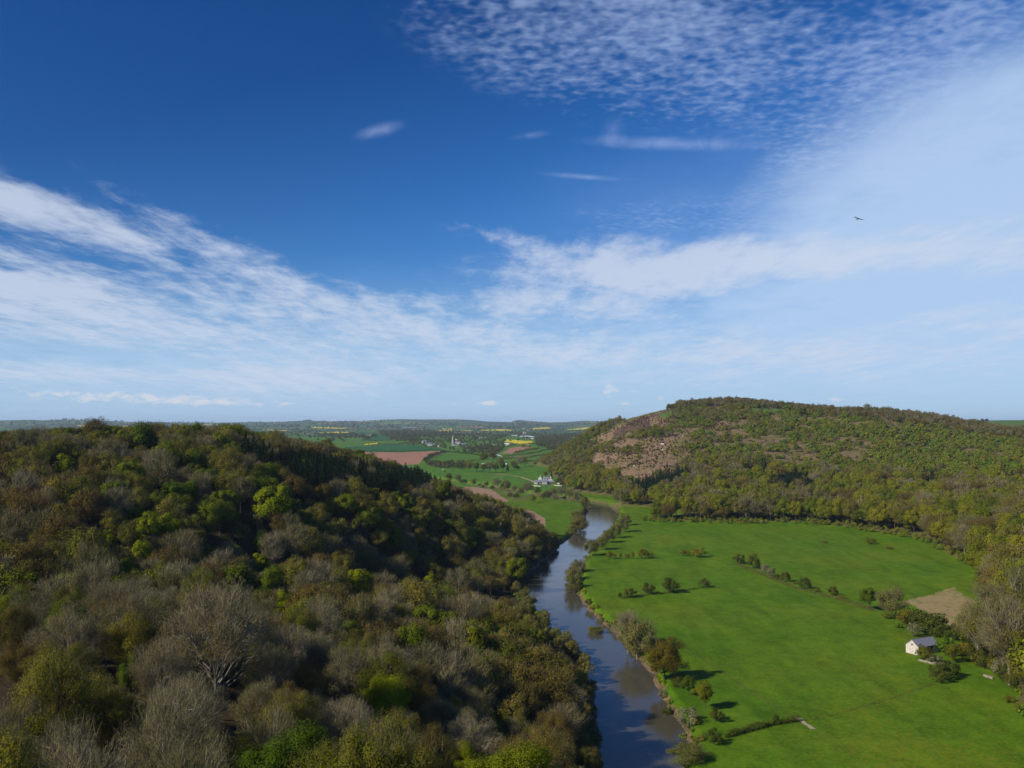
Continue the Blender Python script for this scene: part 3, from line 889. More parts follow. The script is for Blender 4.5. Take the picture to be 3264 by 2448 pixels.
def stuff_points(name, pts, variant, scale, label):
    """one object of kind stuff: low trees set out on its points by geometry nodes"""
    n = len(pts)
    me = bpy.data.meshes.new(name)
    me.vertices.add(n); me.vertices.foreach_set("co", np.ascontiguousarray(pts, np.float32).ravel())
    a = me.attributes.new("variant", 'INT', 'POINT'); a.data.foreach_set("value", np.ascontiguousarray(variant, np.int32))
    a = me.attributes.new("size", 'FLOAT_VECTOR', 'POINT'); a.data.foreach_set("vector", np.ascontiguousarray(scale, np.float32).ravel())
    a = me.attributes.new("turn", 'FLOAT_VECTOR', 'POINT')
    tv = np.zeros((n, 3), np.float32); tv[:, 2] = rng.random(n) * 6.283
    a.data.foreach_set("vector", tv.ravel())
    o = bpy.data.objects.new(name, me); COL.objects.link(o)
    o["kind"] = "stuff"; o["label"] = label
    ng = bpy.data.node_groups.new(name, 'GeometryNodeTree')
    ng.interface.new_socket("Geometry", in_out='INPUT', socket_type='NodeSocketGeometry')
    ng.interface.new_socket("Geometry", in_out='OUTPUT', socket_type='NodeSocketGeometry')
    gi = ng.nodes.new("NodeGroupInput"); go = ng.nodes.new("NodeGroupOutput")
    ci = ng.nodes.new("GeometryNodeCollectionInfo"); ci.inputs["Collection"].default_value = STUFFSRC
    ci.inputs["Separate Children"].default_value = True; ci.inputs["Reset Children"].default_value = True
    ip = ng.nodes.new("GeometryNodeInstanceOnPoints"); ip.inputs["Pick Instance"].default_value = True
    at = []
    for nm, ty in (("variant", 'INT'), ("size", 'FLOAT_VECTOR'), ("turn", 'FLOAT_VECTOR')):
        q = ng.nodes.new("GeometryNodeInputNamedAttribute"); q.data_type = ty; q.inputs[0].default_value = nm; at.append(q)
    L = ng.links
    L.new(gi.outputs[0], ip.inputs["Points"]); L.new(ci.outputs[0], ip.inputs["Instance"])
    L.new(at[0].outputs[0], ip.inputs["Instance Index"]); L.new(at[1].outputs[0], ip.inputs["Scale"])
    er = ng.nodes.new("FunctionNodeEulerToRotation")
    L.new(at[2].outputs[0], er.inputs[0]); L.new(er.outputs[0], ip.inputs["Rotation"])
    L.new(ip.outputs[0], go.inputs[0])
    md = o.modifiers.new("scatter", 'NODES'); md.node_group = ng
    return o


# ------------------------------------------------------------------ where the woods stand
# depth seen along each sight line: used to leave out what the photo shows nothing of
_vp = np.linspace(-30, 30, 420) * math.pi / 180
_vr = np.exp(np.linspace(math.log(40), math.log(9000), 600))
_A2, _B2 = np.meshgrid(_vp, _vr)
_Zv = ground_z(np.sin(_A2) * _B2, np.cos(_A2) * _B2)
_slope = (_Zv - HC) / _B2
_runmax = np.maximum.accumulate(_slope, axis=0)


def visible(x, y, ztop, tol=0.004):
    a = np.arctan2(x, y); r = np.hypot(x, y)
    i = np.clip(np.round((a - _vp[0]) / (_vp[1] - _vp[0])).astype(int), 0, len(_vp) - 1)
    j = np.clip(np.searchsorted(_vr, r) - 1, 0, len(_vr) - 1)
    return (ztop - HC) / r > _runmax[j, i] - tol


def jitter_grid(x0, x1, y0, y1, step, jit=0.42):
    gx, gy = np.meshgrid(np.arange(x0, x1, step), np.arange(y0, y1, step))
    gx = gx + (np.arange(gx.shape[0])[:, None] % 2) * step / 2
    gx = gx.ravel() + rng.uniform(-jit, jit, gx.size) * step; gy = gy.ravel() + rng.uniform(-jit, jit, gy.size) * step
    return gx, gy


ALL = []       # every wood tree: kind, x, y, z, scale, zone


def choose(x, y, table, sc=45.0, seed=0):
    """kinds come in loose companies, not salt and pepper"""
    n = len(x)
    u = fbm(x / sc + seed, y / sc + seed * 2.7, 3) * 0.55 + rng.random(n) * 0.45
    u = np.argsort(np.argsort(u)) / max(n, 1)
    names = list(table); w = np.cumsum([table[k] for k in names]); w = w / w[-1]
    return np.array(names, dtype=object)[np.searchsorted(w, u, side='right').clip(0, len(names) - 1)]

def in_view(x, y, m=1.08):
    return np.abs(np.arctan2(x, np.maximum(y, 1))) < math.radians(30.0) * m


def canopy_pt(X, Y, ch):
    """foot of a tree whose crown centre (ch above its foot) is seen at a photo pixel"""
    kx, kz = ray(X, Y)
    d = np.exp(np.linspace(math.log(70), math.log(4000), 1200))
    zz = HC + kz * d - ground_z(kx * d, d) - ch
    i = int(np.argmax(zz < 0))
    if i == 0:
        return None
    t = zz[i - 1] / (zz[i - 1] - zz[i] + 1e-9)
    dd = d[i - 1] + t * (d[i] - d[i - 1])
    return float(kx * dd), float(dd)


SIGHT = []      # photo pixel, width and distance of those that must stay in sight
TAKEN = []      # x, y, radius of the hand-placed trees


def hand(kind, X, Y, wpx, label, crown=True, group=None, category="tree", var=None, hpx=None, grow=1.0):
    k = KIND[kind]
    s = 1.0
    for _ in range(3):
        p = canopy_pt(X, Y, k["cz"] * s) if crown else floor_pt(X, Y)
        if p is None:
            return None
        d = math.hypot(*p)
        s = wpx / FPX * d / (2 * k["rx"] * 1.05) * grow
    sz = None
    if hpx:
        sz = hpx / FPX * d / k["h"] * 1.02
    if category == "tree":
        TAKEN.append((p[0], p[1], k["rx"] * s * 0.8))
        if Y < 2430:
            SIGHT.append((X, Y, wpx, d, p[0], p[1], k["rx"] * s))
    return place(kind, p[0], p[1], s, label, category, group, sz=sz, var=var)


# --- trees that stand out in the photograph
hand("bare_tree", 690, 2070, 310, "big spreading bare grey tree with several pale stems on the near slope", var=0)
hand("lime_green_tree", 209, 1484, 62, "small round lime-green tree high in the dark wood below the wooded skyline", var=0)
hand("lime_green_tree", 467, 1680, 80, "lime-green tree, the duller and wider of a touching pair in the wood", var=1)
hand("lime_green_tree", 534, 1682, 74, "lime-green tree, the brighter and taller of a touching pair in the wood", var=2)
hand("green_tree", 457, 1394, 92, "domed leafy green tree just under the skyline of the dark wooded hill")
hand("lime_green_tree", 875, 1606, 116, "wide yellow-green tree capping the wooded spur in front of the dark conifers", var=3)
hand("lime_green_tree", 348, 1719, 50, "low yellow-green crown among bare brown trees down from the lime-green pair")
hand("lime_green_tree", 447, 1764, 68, "flat yellow-green crown beside the dark gully mouth", var=1)
hand("lime_green_tree", 830, 1794, 56, "small yellow-green crown in the middle of the spur beyond the gully", var=0)
hand("green_tree", 760, 1850, 100, "round mid-green tree at the foot of the spur, beside the dark gully")
hand("green_tree", 870, 1850, 92, "round mid-green tree with a darker top behind the yellowish near crown")
hand("lime_green_tree", 900, 1926, 76, "yellow-green bushy crown among bare trees on the near shoulder of the wood", var=2)
hand("lime_green_tree", 1144, 1864, 96, "bright lime-green tree on the brow of the near wood, in front of the brown spur", var=3)
hand("lime_green_tree", 1368, 1860, 56, "narrow yellow-green tree where the near wood meets the shaded spur", var=0)
hand("lime_green_tree", 1234, 2240, 150, "large bright lime-green tree standing alone among bare twigs on the lower slope", var=1, hpx=215)
hand("lime_green_tree", 1477, 2425, 112, "bright lime-green tree cut by the lower edge of the view near the river", var=2)
hand("lime_green_tree", 134, 2452, 140, "lime-green treetop poking up from the dark lower corner of the wood", var=3)
hand("green_tree", 408, 2185, 78, "slim ivy-green tree standing among bare stems on the near slope", hpx=140)
hand("green_tree", 1711, 2036, 72, "dark green rounded tree leaning out over the river's wooded bank")
hand("lime_green_tree", 1281, 1607, 42, "small bright green tree in the brown wood below the conifer belt", var=0)
hand("green_tree", 1422, 1580, 50, "tall leafy green tree near the end of the wooded spur below the conifers", hpx=90)
hand("russet_oak", 2117, 2098, 122, "big round russet-leaved tree on the meadow bank of the river", crown=True, grow=1.18)
W_ = "willow_tree"
hand(W_, 2030, 2035, 128, "tall grey-green tree on the riverbank behind the round russet tree", var=0)
hand("bare_tree", 2000, 2020, 90, "grey half-bare tree at the water's edge beside the tall grey-green one", var=1, hpx=150)
for X, Y, w, lab in [(1838, 1812, 62, "upper willow of the trio bunched on the bank where the river narrows"), (1822, 1836, 64, "middle willow of the trio bunched on the bank where the river narrows"), (1830, 1862, 62, "lower willow of the trio bunched on the bank where the river narrows"),
                     (1885, 1742, 52, "round willow alone at the end of the bank trees, nearest the water"), (1918, 1728, 44, "small willow next to the round one in the bank row beside the meadow"), (1940, 1706, 44, "willow in the middle of the bank row that throws shadows on the meadow"), (1962, 1692, 42, "willow second from the far end of the meadow bank row"), (1986, 1672, 44, "willow at the far end of the meadow bank row, under the wood"), (1996, 1655, 36, "small willow beyond the bank row, beside the pale stony gap"),
                     (1846, 1672, 58, "round bushy willow on the inside bank of the bend, facing the bank row"), (1843, 1645, 52, "willow behind the round bushy one on the inside bank of the bend"), (1828, 1686, 36, "low willow at the water's edge of the small green field")]:
    hand(W_, X, Y, w, lab, group="willows on the river bends")
for X, Y, w, lab in [(2112, 2190, 36, "pale sallow bush on the bank just past the russet tree"), (2194, 2290, 84, "pale rounded sallow at the river's edge below the dark green bank trees")]:
    hand("pale_bush", X, Y + 8, w, lab, crown=False, category="bush")
for X, Y, w, h, lab in [(2196, 2217, 50, 60, "dark green bank tree standing behind its larger neighbour on the meadow edge"), (2247, 2258, 66, 84, "larger dark green bank tree casting a shadow on the meadow")]:
    hand("green_tree", X, Y, w, lab, crown=False, hpx=h)
for X, Y, w, lab in [(2165, 2190, 44, "green bush filling the bank between russet tree and dark green trees"), (2130, 2240, 40, "low brown-green bush hanging over the water above the pale sallow"), (2282, 2300, 54, "bushy green shrub on the meadow bank behind the pale sallow"), (2275, 2372, 62, "dark rounded bush at the river end of the low hedge")]:
    hand("hedge_bush", X, Y, w, lab, crown=False, category="bush")
hand("willow_tree", 2192, 2424, 120, "wide spreading sallow on the last bank corner above the lower edge of the view", crown=False, hpx=68)
hand("willow_tree", 1903, 1992, 62, "leafy sallow clump standing out in the river shallows", crown=False, hpx=30)
hand("hedge_bush", 1878, 1916, 30, "small dark bush on the meadow just above the crumbling bank", crown=False, category="bush")

# --- bushes on the meadow, one by one
G1 = "young bushes in a broken row on the upper meadow"
for i, (X, w, h, lab) in enumerate([(1942, 18, 30, "first"), (1960, 13, 20, "second"), (1978, 9, 22, "third"), (2000, 14, 18, "fourth"), (2018, 10, 26, "fifth"), (2045, 20, 34, "sixth"), (2059, 18, 30, "seventh"), (2076, 16, 22, "last")]):
    hand("brown_bush", X, 1783 - i * 0.4, w * 1.25, "%s bush from the river in the broken row of small bushes on the upper meadow" % lab, crown=False, group=G1, category="bush", hpx=h)
hand("brown_bush", 2176, 1772, 22, "smallest of three bushes together on the upper meadow", crown=False, category="bush", hpx=22)
hand("brown_bush", 2192, 1772, 18, "middle of three bushes together on the upper meadow", crown=False, category="bush", hpx=18)
hand("brown_bush", 2226, 1776, 54, "wide round brown bush beside two small ones on the upper meadow", crown=False, category="bush", hpx=32)
for kd, X, Y, w, h, lab in [("hedge_bush", 2354, 1796, 42, 28, "dark bush at the upper end of the diagonal hedge line"), ("hedge_bush", 2403, 1812, 46, 42, "tallest dark bush in the diagonal hedge line across the meadow"), ("pale_bush", 2437, 1826, 30, 28, "upper of two pale grey bushes in the diagonal hedge line"),
                            ("pale_bush", 2457, 1838, 32, 30, "lower of two pale grey bushes in the diagonal hedge line"), ("hedge_bush", 2474, 1847, 20, 18, "little green bush tucked under the two pale grey ones"), ("hedge_bush", 2505, 1854, 32, 30, "round dark bush alone after the pale ones in the diagonal line"),
                            ("brown_bush", 2534, 1862, 16, 9, "low brown tuft between two round bushes of the diagonal line"), ("hedge_bush", 2566, 1877, 44, 34, "round dark bush half way down the diagonal hedge line"), ("brown_bush", 2602, 1887, 30, 14, "low brown tussock past the half-way bush of the diagonal line"),
                            ("hedge_bush", 2656, 1897, 36, 26, "bush near the lower end of the diagonal hedge line"), ("brown_bush", 2682, 1910, 24, 16, "low greyish bush at the lower end of the diagonal hedge line"),
                            ("hedge_bush", 1977, 1906, 16, 18, "tiny first bush of the short hedge row near the river"), ("hedge_bush", 2010, 1904, 46, 28, "long low bush at the river end of the short hedge row"), ("hedge_bush", 2064, 1894, 48, 34, "second big bush of the short hedge row on the meadow"), ("hedge_bush", 2134, 1889, 64, 44, "largest round dark bush of the short hedge row on the meadow"), ("hedge_bush", 2247, 1872, 38, 26, "single bush standing apart past the short hedge row"),
                            ("brown_bush", 2774, 1734, 40, 20, "low brown bramble patch on the meadow under the wood"), ("brown_bush", 2630, 1731, 20, 8, "small flat bramble tuft on the upper meadow"), ("brown_bush", 2833, 1750, 30, 10, "flat bramble tuft below the low brown patch"),
                            ("hedge_bush", 2545, 1688, 0, 0, "")]:
    if w:
        hand(kd, X, Y, w, lab, crown=False, category="bush", hpx=h)
hand("green_tree", 2773, 1944, 54, "yellowish leafy tree at the head of the hedge above the stone barn", crown=False, hpx=68)
hand("willow_tree", 2840, 1970, 92, "big round grey tree next to the yellowish one above the stone barn", crown=False, hpx=92)
for kd, X, Y, w, h, lab in [("brown_bush", 2828, 1972, 36, 18, "low brown bush under the big round grey tree"), ("brown_bush", 2890, 1995, 84, 56, "grey-brown bush beside the big round grey tree, edge of the straw-coloured plot"), ("hedge_bush", 2938, 2012, 92, 56, "broad green bush in the middle of the thicket above the barn"), ("hedge_bush", 2984, 2024, 92, 60, "broad brownish bush in the thicket along the straw-coloured plot"), ("hedge_bush", 3032, 2040, 60, 44, "dark bush at the corner of the thicket nearest the tall wood"), ("pale_bush", 2914, 2030, 44, 40, "pale grey bush tucked behind the barn's gable end"),
                            ("brown_bush", 2944, 2102, 58, 42, "brown bush growing against the barn's open front"), ("fresh_bush", 3024, 2090, 54, 54, "fresh green bush at the far end of the barn"), ("hedge_bush", 2997, 2174, 60, 56, "round green bush on the meadow below the barn"), ("hedge_bush", 3034, 2158, 54, 46, "second green bush touching the round one below the barn"), ("pale_bush", 2980, 2110, 50, 22, "dry grey scrub in front of the barn"), ("brown_bush", 3040, 2110, 60, 60, "olive bush between the barn and the tall wood"),
                            ("brown_bush", 3215, 2242, 40, 22, "low brown bramble on the meadow at the wood's lower corner"), ("fresh_bush", 2868, 2002, 24, 14, "small green shrub at the edge of the thicket, on the meadow side")]:
    hand(kd, X, Y, w, lab, crown=False, category="bush", hpx=h)
hand("bare_tree", 3214, 2050, 150, "tall pale-stemmed bare tree at the edge of the wood behind the wall", var=2, hpx=250)
hand("bare_tree", 3250, 1960, 170, "wide bare tree rising over the wood beside the pale-stemmed one", var=3, hpx=260)

def stand(kind, X, d, s, label, dz=0.0):
    kx, _ = ray(X, HORIZ)
    TAKEN.append((float(kx) * d, d, 5.0 * s))
    return place(kind, float(kx) * d, d, s, label, z=g1(float(kx) * d, d) + dz)


stand("brown_tree", 310, 500, 1.5, "broad dark brown tree breaking the skyline of the wooded ridge", 0)
stand("green_tree", 350, 500, 1.35, "olive-green crown joined to the broad brown tree on the ridge skyline", 0)
stand("bare_tree", 500, 520, 1.3, "pale bare tree on the ridge skyline next to a lone conifer", 0)
stand("conifer", 588, 520, .78, "lone dark conifer standing on the ridge skyline", 0)
stand("green_tree", 735, 560, 1.6, "tall olive-leaved tree crowning the ridge above the conifer belt", 0)

stand("green_tree", 2557, 1640, 1.5, "round olive tree alone on the hill's skyline, tallest there", 0)
stand("bare_tree", 2765, 1600, 1.5, "tall bare tree on the hill skyline between two knots of conifers", 0)

random.seed(5)
for X, Y, w, h, kd, lab in [(3092, 2078, 84, 128, "budding_tree", "olive budding tree at the corner of the straw-coloured plot"), (3118, 2112, 96, 160, "bare_tree", "grey twiggy tree directly behind the ruined wall's upper end"), (3156, 2128, 104, 190, "budding_tree", "tall olive tree behind the ruined wall's lower end"), (3196, 2160, 96, 180, "bare_tree", "bare tree leaning over the lower corner of the meadow, nearest the wall"),
                          (3240, 2188, 110, 190, "budding_tree", "broad olive tree at the meadow's lower corner"), (3160, 2060, 110, 190, "bare_tree", "tall grey tree above the straw-coloured plot's outer corner"), (3206, 2092, 120, 200, "brown_tree", "wide brown-twigged tree rising behind the corner wood"), (3258, 2120, 120, 210, "budding_tree", "big olive tree cut by the frame above the corner wood")]:
    p = terrain_pt(X, Y, 150)
    d = math.hypot(*p); k = KIND[kd]
    s_ = w / FPX * d / (2 * k["rx"])
    TAKEN.append((p[0], p[1], 2.0))
    place(kd, p[0], p[1], s_, lab, sz=h / FPX * d / k["h"])

for i, (X, Y, w, h, kd) in enumerate([(3078, 2092, 52, 44, "brown_bush"), (3100, 2108, 50, 46, "hedge_bush"), (3120, 2124, 46, 40, "brown_bush"), (3140, 2132, 54, 50, "hedge_bush"), (3172, 2146, 50, 46, "brown_bush"), (3190, 2164, 56, 52, "pale_bush"), (3212, 2176, 54, 48, "hedge_bush"), (3234, 2196, 56, 54, "brown_bush"), (3256, 2206, 60, 56, "hedge_bush"), (3110, 2084, 60, 56, "hedge_bush"), (3150, 2100, 64, 60, "brown_bush"), (3196, 2128, 64, 60, "hedge_bush"), (3244, 2156, 70, 64, "brown_bush"), (3086, 2066, 50, 50, "brown_bush")]):
    p = terrain_pt(X, Y, 150)
    d = math.hypot(*p); k = KIND[kd]
    lab = {"brown_bush": "brown-olive bush", "hedge_bush": "dark green bush", "pale_bush": "pale grey bush"}[kd] + " under the tall trees beside the ruined wall"
    place(kd, p[0], p[1], w / FPX * d / (2 * k["rx"]), lab, "bush", lab + " group", sz=h / FPX * d / k["h"])

# --- the woods: candidate trees on a loose grid
CONIF_L = [(X * D, Y * D) for X, Y in [(508, 985), (560, 985), (600, 1005), (700, 1030), (850, 1042), (945, 1046), (962, 1072), (900, 1092), (760, 1097), (640, 1092), (560, 1062), (520, 1020)]]
CONIF_R = [[(2010, 1560), (2060, 1535), (2130, 1520), (2200, 1508), (2215, 1540), (2150, 1568), (2060, 1590), (2015, 1592)], [(2368, 1500), (2440, 1478), (2450, 1520), (2370, 1530)], [(2445, 1540), (2590, 1525), (2600, 1575), (2450, 1582)], [(2930, 1530), (2990, 1515), (2995, 1560), (2935, 1566)], [(3165, 1545), (3264, 1520), (3264, 1590), (3170, 1585)], [(2670, 1306), (2705, 1300), (2708, 1316), (2672, 1318)], [(2780, 1308), (2810, 1306), (2815, 1318), (2780, 1320)]]


def far_from_taken(x, y):
    ok = np.ones(len(x), bool)
    for tx, ty, tr in TAKEN:
        ok &= np.hypot(x - tx, y - ty) > tr
    return ok


# left hill
x, y = jitter_grid(-520, 110, 62, 1250, 9.4)
z, h, sd = ground_z(x, y, True)
right_lim = np.interp(y, [0, 400, 900, 1080, 1180, 3500], [60, 60, 90, 60, 20, 20])
lb_ = np.interp(y, [150, 300, 340, 510, 560, 620, 720, 760], [40, 34, 36, 10, 16, 24, 46, 20])
keep = ((h > 0.6) | ((x < lb_) & (y < 745) & (y > 150))) & (sd > 4.0) & (x < right_lim) & in_view(x, y, 1.25) & visible(x, y, z + 13, 0.012) & far_from_taken(x, y)
x, y, z = x[keep], y[keep], z[keep]
PX, PY = project(x, y, z + 6)
GX_, GY_ = project(x, y, z)
kinds = choose(x, y, dict(brown_tree=20, bare_tree=28, budding_tree=37, green_tree=15), 40)
near = np.hypot(x, y) < 260
kn = choose(x, y, dict(bare_tree=48, brown_tree=12, budding_tree=33, green_tree=7), 22, 4)
kinds = np.where(near, kn, kinds)
sk = (GY_ < 1420)
ks = choose(x, y, dict(brown_tree=34, bare_tree=28, budding_tree=26, green_tree=12), 60, 9)
kinds = np.where(sk & ~near, ks, kinds)
con = inpoly(GX_, GY_, CONIF_L) & (y > 480) & (rng.random(len(x)) < 0.8)
kinds = np.where(con, "conifer", kinds)
ex, ey = jitter_grid(-330, 0, 480, 1000, 6.0)
ez, eh, es = ground_z(ex, ey, True)
eX, eY = project(ex, ey, ez)
ek = inpoly(eX, eY, CONIF_L) & (eh > 1) & visible(ex, ey, ez + 18, .01)
x = np.concatenate([x, ex[ek]]); y = np.concatenate([y, ey[ek]]); z = np.concatenate([z, ez[ek]])
kinds = np.concatenate([kinds, np.array(["conifer"] * int(ek.sum()), dtype=object)])
near = np.hypot(x, y) < 260
GY_ = project(x, y, z)[1]
rd = np.hypot(x, y)
spur = (~near) & (GY_ > 1540) & (rd > 300)
CREST_A = ([0, 450, 600, 750, 900, 1000, 1080, 1130], [1236, 1231, 1238, 1248, 1262, 1280, 1290, 1292])
CREST_AD = ([0, 450, 600, 750, 900, 1000, 1080, 1130], [262, 255, 292, 350, 405, 460, 500, 520])
SPUR_T = ([450, 560, 600, 690, 760, 900, 1000, 1090, 1190, 1215], [1180, 1092, 1078, 1070, 1062, 1050, 1046, 1096, 1142, 1165])
EDGE_R = ([1165, 1205, 1240, 1290, 1330, 1385, 1420, 1480, 1560, 1659], [1220, 1193, 1148, 1124, 1148, 1184, 1222, 1266, 1288, 1300])


SUN_AZ = 242.0      # clockwise from the view direction
SUN_EL = 34.0
SUNX, SUNY = math.sin(R_(SUN_AZ)), math.cos(R_(SUN_AZ))
_gc = {}


def g_at(x, y):
    if (x, y) not in _gc:
        _gc[(x, y)] = g1(x, y)
    return _gc[(x, y)]


def fit_left(kd, x, y, z, s):
    """lower a tree of the wooded hill until it keeps to the outline the wood has in the photograph"""
    hk = KIND[kd]["h"] if kd in KIND else 20
    rk = KIND[kd]["rx"] if kd in KIND else 3
    czk = KIND[kd]["cz"] if kd in KIND else 9
    d = math.hypot(x, y)
    for _ in range(8):
        X, Y = (float(q) / D for q in project(x, y, z + hk * s * .97))
        Xr, Yr = (float(q) / D for q in project(x + rk * s * .95, y, z + czk * s))
        bad = False
        if d < np.interp(X, *CREST_AD):
            bad = Y < np.interp(X, *CREST_A)
        elif 430 < X < 1215 and Y > 1000 and d < np.interp(X, [430, 600, 760, 900, 1000, 1200], [400, 445, 520, 600, 690, 780]):
            bad = Y < np.interp(X, *SPUR_T)
        elif d > 300 and X < 960:
            bad = Y < np.interp(X, [-200, 0, 150, 300, 500, 600, 700, 800, 850, 945], [936, 932, 925, 919, 918, 927, 942, 969, 990, 1016]) 
        if kd == 'conifer':
            bad = bad or Y < np.interp(X, [500, 560, 600, 700, 800, 900, 945], [938, 952, 962, 982, 998, 1012, 1020])
        if y < 745 and Yr > 1165 and Xr > np.interp(Yr, *EDGE_R) + 3:
            bad = True
        gy_ = float(project(x, y, z)[1])
        if gy_ > 2600 and Y < 1560:
            bad = True
        rp = rk * s / d * FPX
        for hx, hy, hw, hd, wx_, wy_, wr_ in SIGHT:
            if d < hd - 2 and abs(X * D - hx) < hw * .42 + rp * .6 and Y * D < hy + hw * .22:
                bad = True
                break
            qx, qy = x - wx_, y - wy_
            al = qx * SUNX + qy * SUNY
            if 0 < al < 75 and abs(qx * SUNY - qy * SUNX) < wr_ + rk * s * .5 and z + hk * s > g_at(wx_, wy_) + wr_ * 1.7 + al * .66:
                bad = True
                break
        if not bad:
            return s
        s *= .88
    return None


for i in range(len(x)):
    s = rng.uniform(0.8, 1.25 if near[i] else 1.45) if kinds[i] != "conifer" else rng.uniform(.75, 1.05)
    s = fit_left(kinds[i], x[i], y[i], z[i], s)
    if s is None:
        continue
    zone = "near" if near[i] or (x[i] > -40 and y[i] < 480) or y[i] < 300 else ("spur" if spur[i] and x[i] > -130 else "ridge")
    ALL.append((kinds[i], x[i], y[i], z[i], s, zone))

# right hill
x, y = jitter_grid(60, 1500, 230, 2600, 9.6)
z, h, sd = ground_z(x, y, True)
right_lim = np.interp(y, [0, 400, 900, 1080, 1180, 3500], [60, 60, 90, 60, 20, 20])
keep = (h > 0.4) & (x > right_lim) & (sd > 2) & in_view(x, y, 1.2) & visible(x, y, z + 12, 0.006) & far_from_taken(x, y) & ~inpoly(x, y, fpoly(STUB))
x, y, z = x[keep], y[keep], z[keep]
PX, PY = project(x, y, z)
line = np.interp(PX, [1850, 1890, 2020, 2150, 2230, 2330, 2500, 2800, 3264], [1480, 1500, 1560, 1510, 1478, 1486, 1512, 1532, 1552])
heath = inpoly(PX, PY, HEATH) & (y > 1000)
nz = fbm(x / 55 + 3, y / 55 + 7, 3)
wood = (PY > line) & ~heath
top = (PY < np.interp(PX, [1900, 2130, 2160, 2200, 2500, 2560, 2700, 2900, 3264], [0, 0, 1302, 1296, 1304, 1322, 1334, 1356, 1410])) & (y > 1100)
turf = inpoly(PX, PY, [(2385, 1302), (2500, 1304), (2500, 1322), (2390, 1318)])
clump = heath & (nz > 0.60)
hc = np.zeros(len(x), bool)
for cx_, cy_, r_ in [(2092, 1386, 30), (2040, 1392, 22), (2130, 1395, 14), (2200, 1320, 30), (2160, 1330, 22), (2260, 1325, 40), (2330, 1320, 40), (1990, 1445, 24), (2030, 1440, 20), (1930, 1440, 26), (1985, 1350, 8), (1965, 1348, 14), (1950, 1355, 12), (2250, 1412, 22), (2400, 1330, 30), (2110, 1530, 20)]:
    hc |= ((PX - cx_) / r_) ** 2 + ((PY - cy_) / (r_ * .55)) ** 2 < 1
scrubz = ~wood & ~heath & ~top
treez = wood | top | (hc & ~turf) | (scrubz & (nz > 0.63) & ~turf & (PX < 2420))
treez |= scrubz & (rng.random(len(x)) < 0.07) & ~turf
treez |= (PX < 2010) & ~heath
bald = (PX > 1945) & (PX < 2126) & (PY < 1376) & ~hc
treez &= ~bald
x, y, z, PX, PY, top, wood = (q[treez] for q in (x, y, z, PX, PY, top, wood))
kinds = choose(x, y, dict(bare_tree=17, brown_tree=9, budding_tree=30, yellow_green_tree=28, green_tree=16), 45, 21)
kt = choose(x, y, dict(bare_tree=48, brown_tree=34, budding_tree=14, green_tree=4), 60, 25)
kinds = np.where(top, kt, kinds)
for poly in CONIF_R:
    kinds = np.where(inpoly(PX, PY, poly) & (rng.random(len(x)) < .9), "conifer", kinds)
for i in range(len(x)):
    s = rng.uniform(0.95, 1.55)
    if not wood[i]:
        s *= 0.62
    if wood[i] and y[i] < 900:
        s *= 1.12
    if top[i]:
        s *= 1.15
    if kinds[i] == "conifer":
        s *= .62
    zone = "crest" if top[i] else ("foot" if wood[i] and y[i] < 900 else ("river" if PX[i] < 2080 else "slope"))
    ALL.append((kinds[i], x[i], y[i], z[i], s, zone))

cx_, cy_ = jitter_grid(60, 900, 700, 1900, 6.5)
cz_, ch_, cs_ = ground_z(cx_, cy_, True)
cX, cY = project(cx_, cy_, cz_)
ck = np.zeros(len(cx_), bool)
for poly in CONIF_R[:5]:
    ck |= inpoly(cX, cY, poly)
ck &= ch_ > 1
for a_, b_, c_ in zip(cx_[ck], cy_[ck], cz_[ck]):
    ALL.append(("conifer", a_, b_, c_, rng.uniform(.5, .72), "slope"))

# scrub on the upper slope of the right hill
x, y = jitter_grid(80, 1350, 850, 1900, 5.4)
z, h, sd = ground_z(x, y, True)
PX, PY = project(x, y, z)
line = np.interp(PX, [1850, 1890, 2020, 2150, 2230, 2330, 2500, 2800, 3264], [1480, 1500, 1560, 1510, 1478, 1486, 1512, 1532, 1552])
heath = inpoly(PX, PY, HEATH)
nz = fbm(x / 38 + 3, y / 38 + 7, 4)
gap = fbm(x / 24 + 31, y / 24 + 5, 3)
dens = np.where(heath, np.where(hc.any() & (PX > 2160) & (PY < 1420), 0.5, np.where(PY > 1455, 0.24, 0.27) + np.clip((PX - 2080) / 500, 0, .3)), np.interp(PX, [2200, 2450, 2700, 3000], [0.58, 0.62, 0.68, 0.82]))
turf = ((PX > 1945) & (PX < 2126) & (PY < 1376)) | inpoly(PX, PY, [(2385, 1302), (2500, 1304), (2500, 1322), (2390, 1318)]) | inpoly(PX, PY, [(2100, 1318), (2190, 1304), (2205, 1312), (2150, 1328), (2110, 1330)])
keep = (h > 0.5) & (PX > 1860) & (PY < line + 10) & in_view(x, y, 1.15) & visible(x, y, z + 4, 0.004) & ((0.55 * nz + 0.45 * gap) < 0.30 + 0.36 * dens) & ~turf & (rng.random(len(x)) < dens + .1)
x, y, z, PX = x[keep], y[keep], z[keep], PX[keep]
for i in range(len(x)):
    ALL.append(("scrub_bush", x[i], y[i], z[i], float(rng.choice([.5, .65, .8, 1.0, 1.25, 1.7])) * rng.uniform(.85, 1.15), "scrub"))

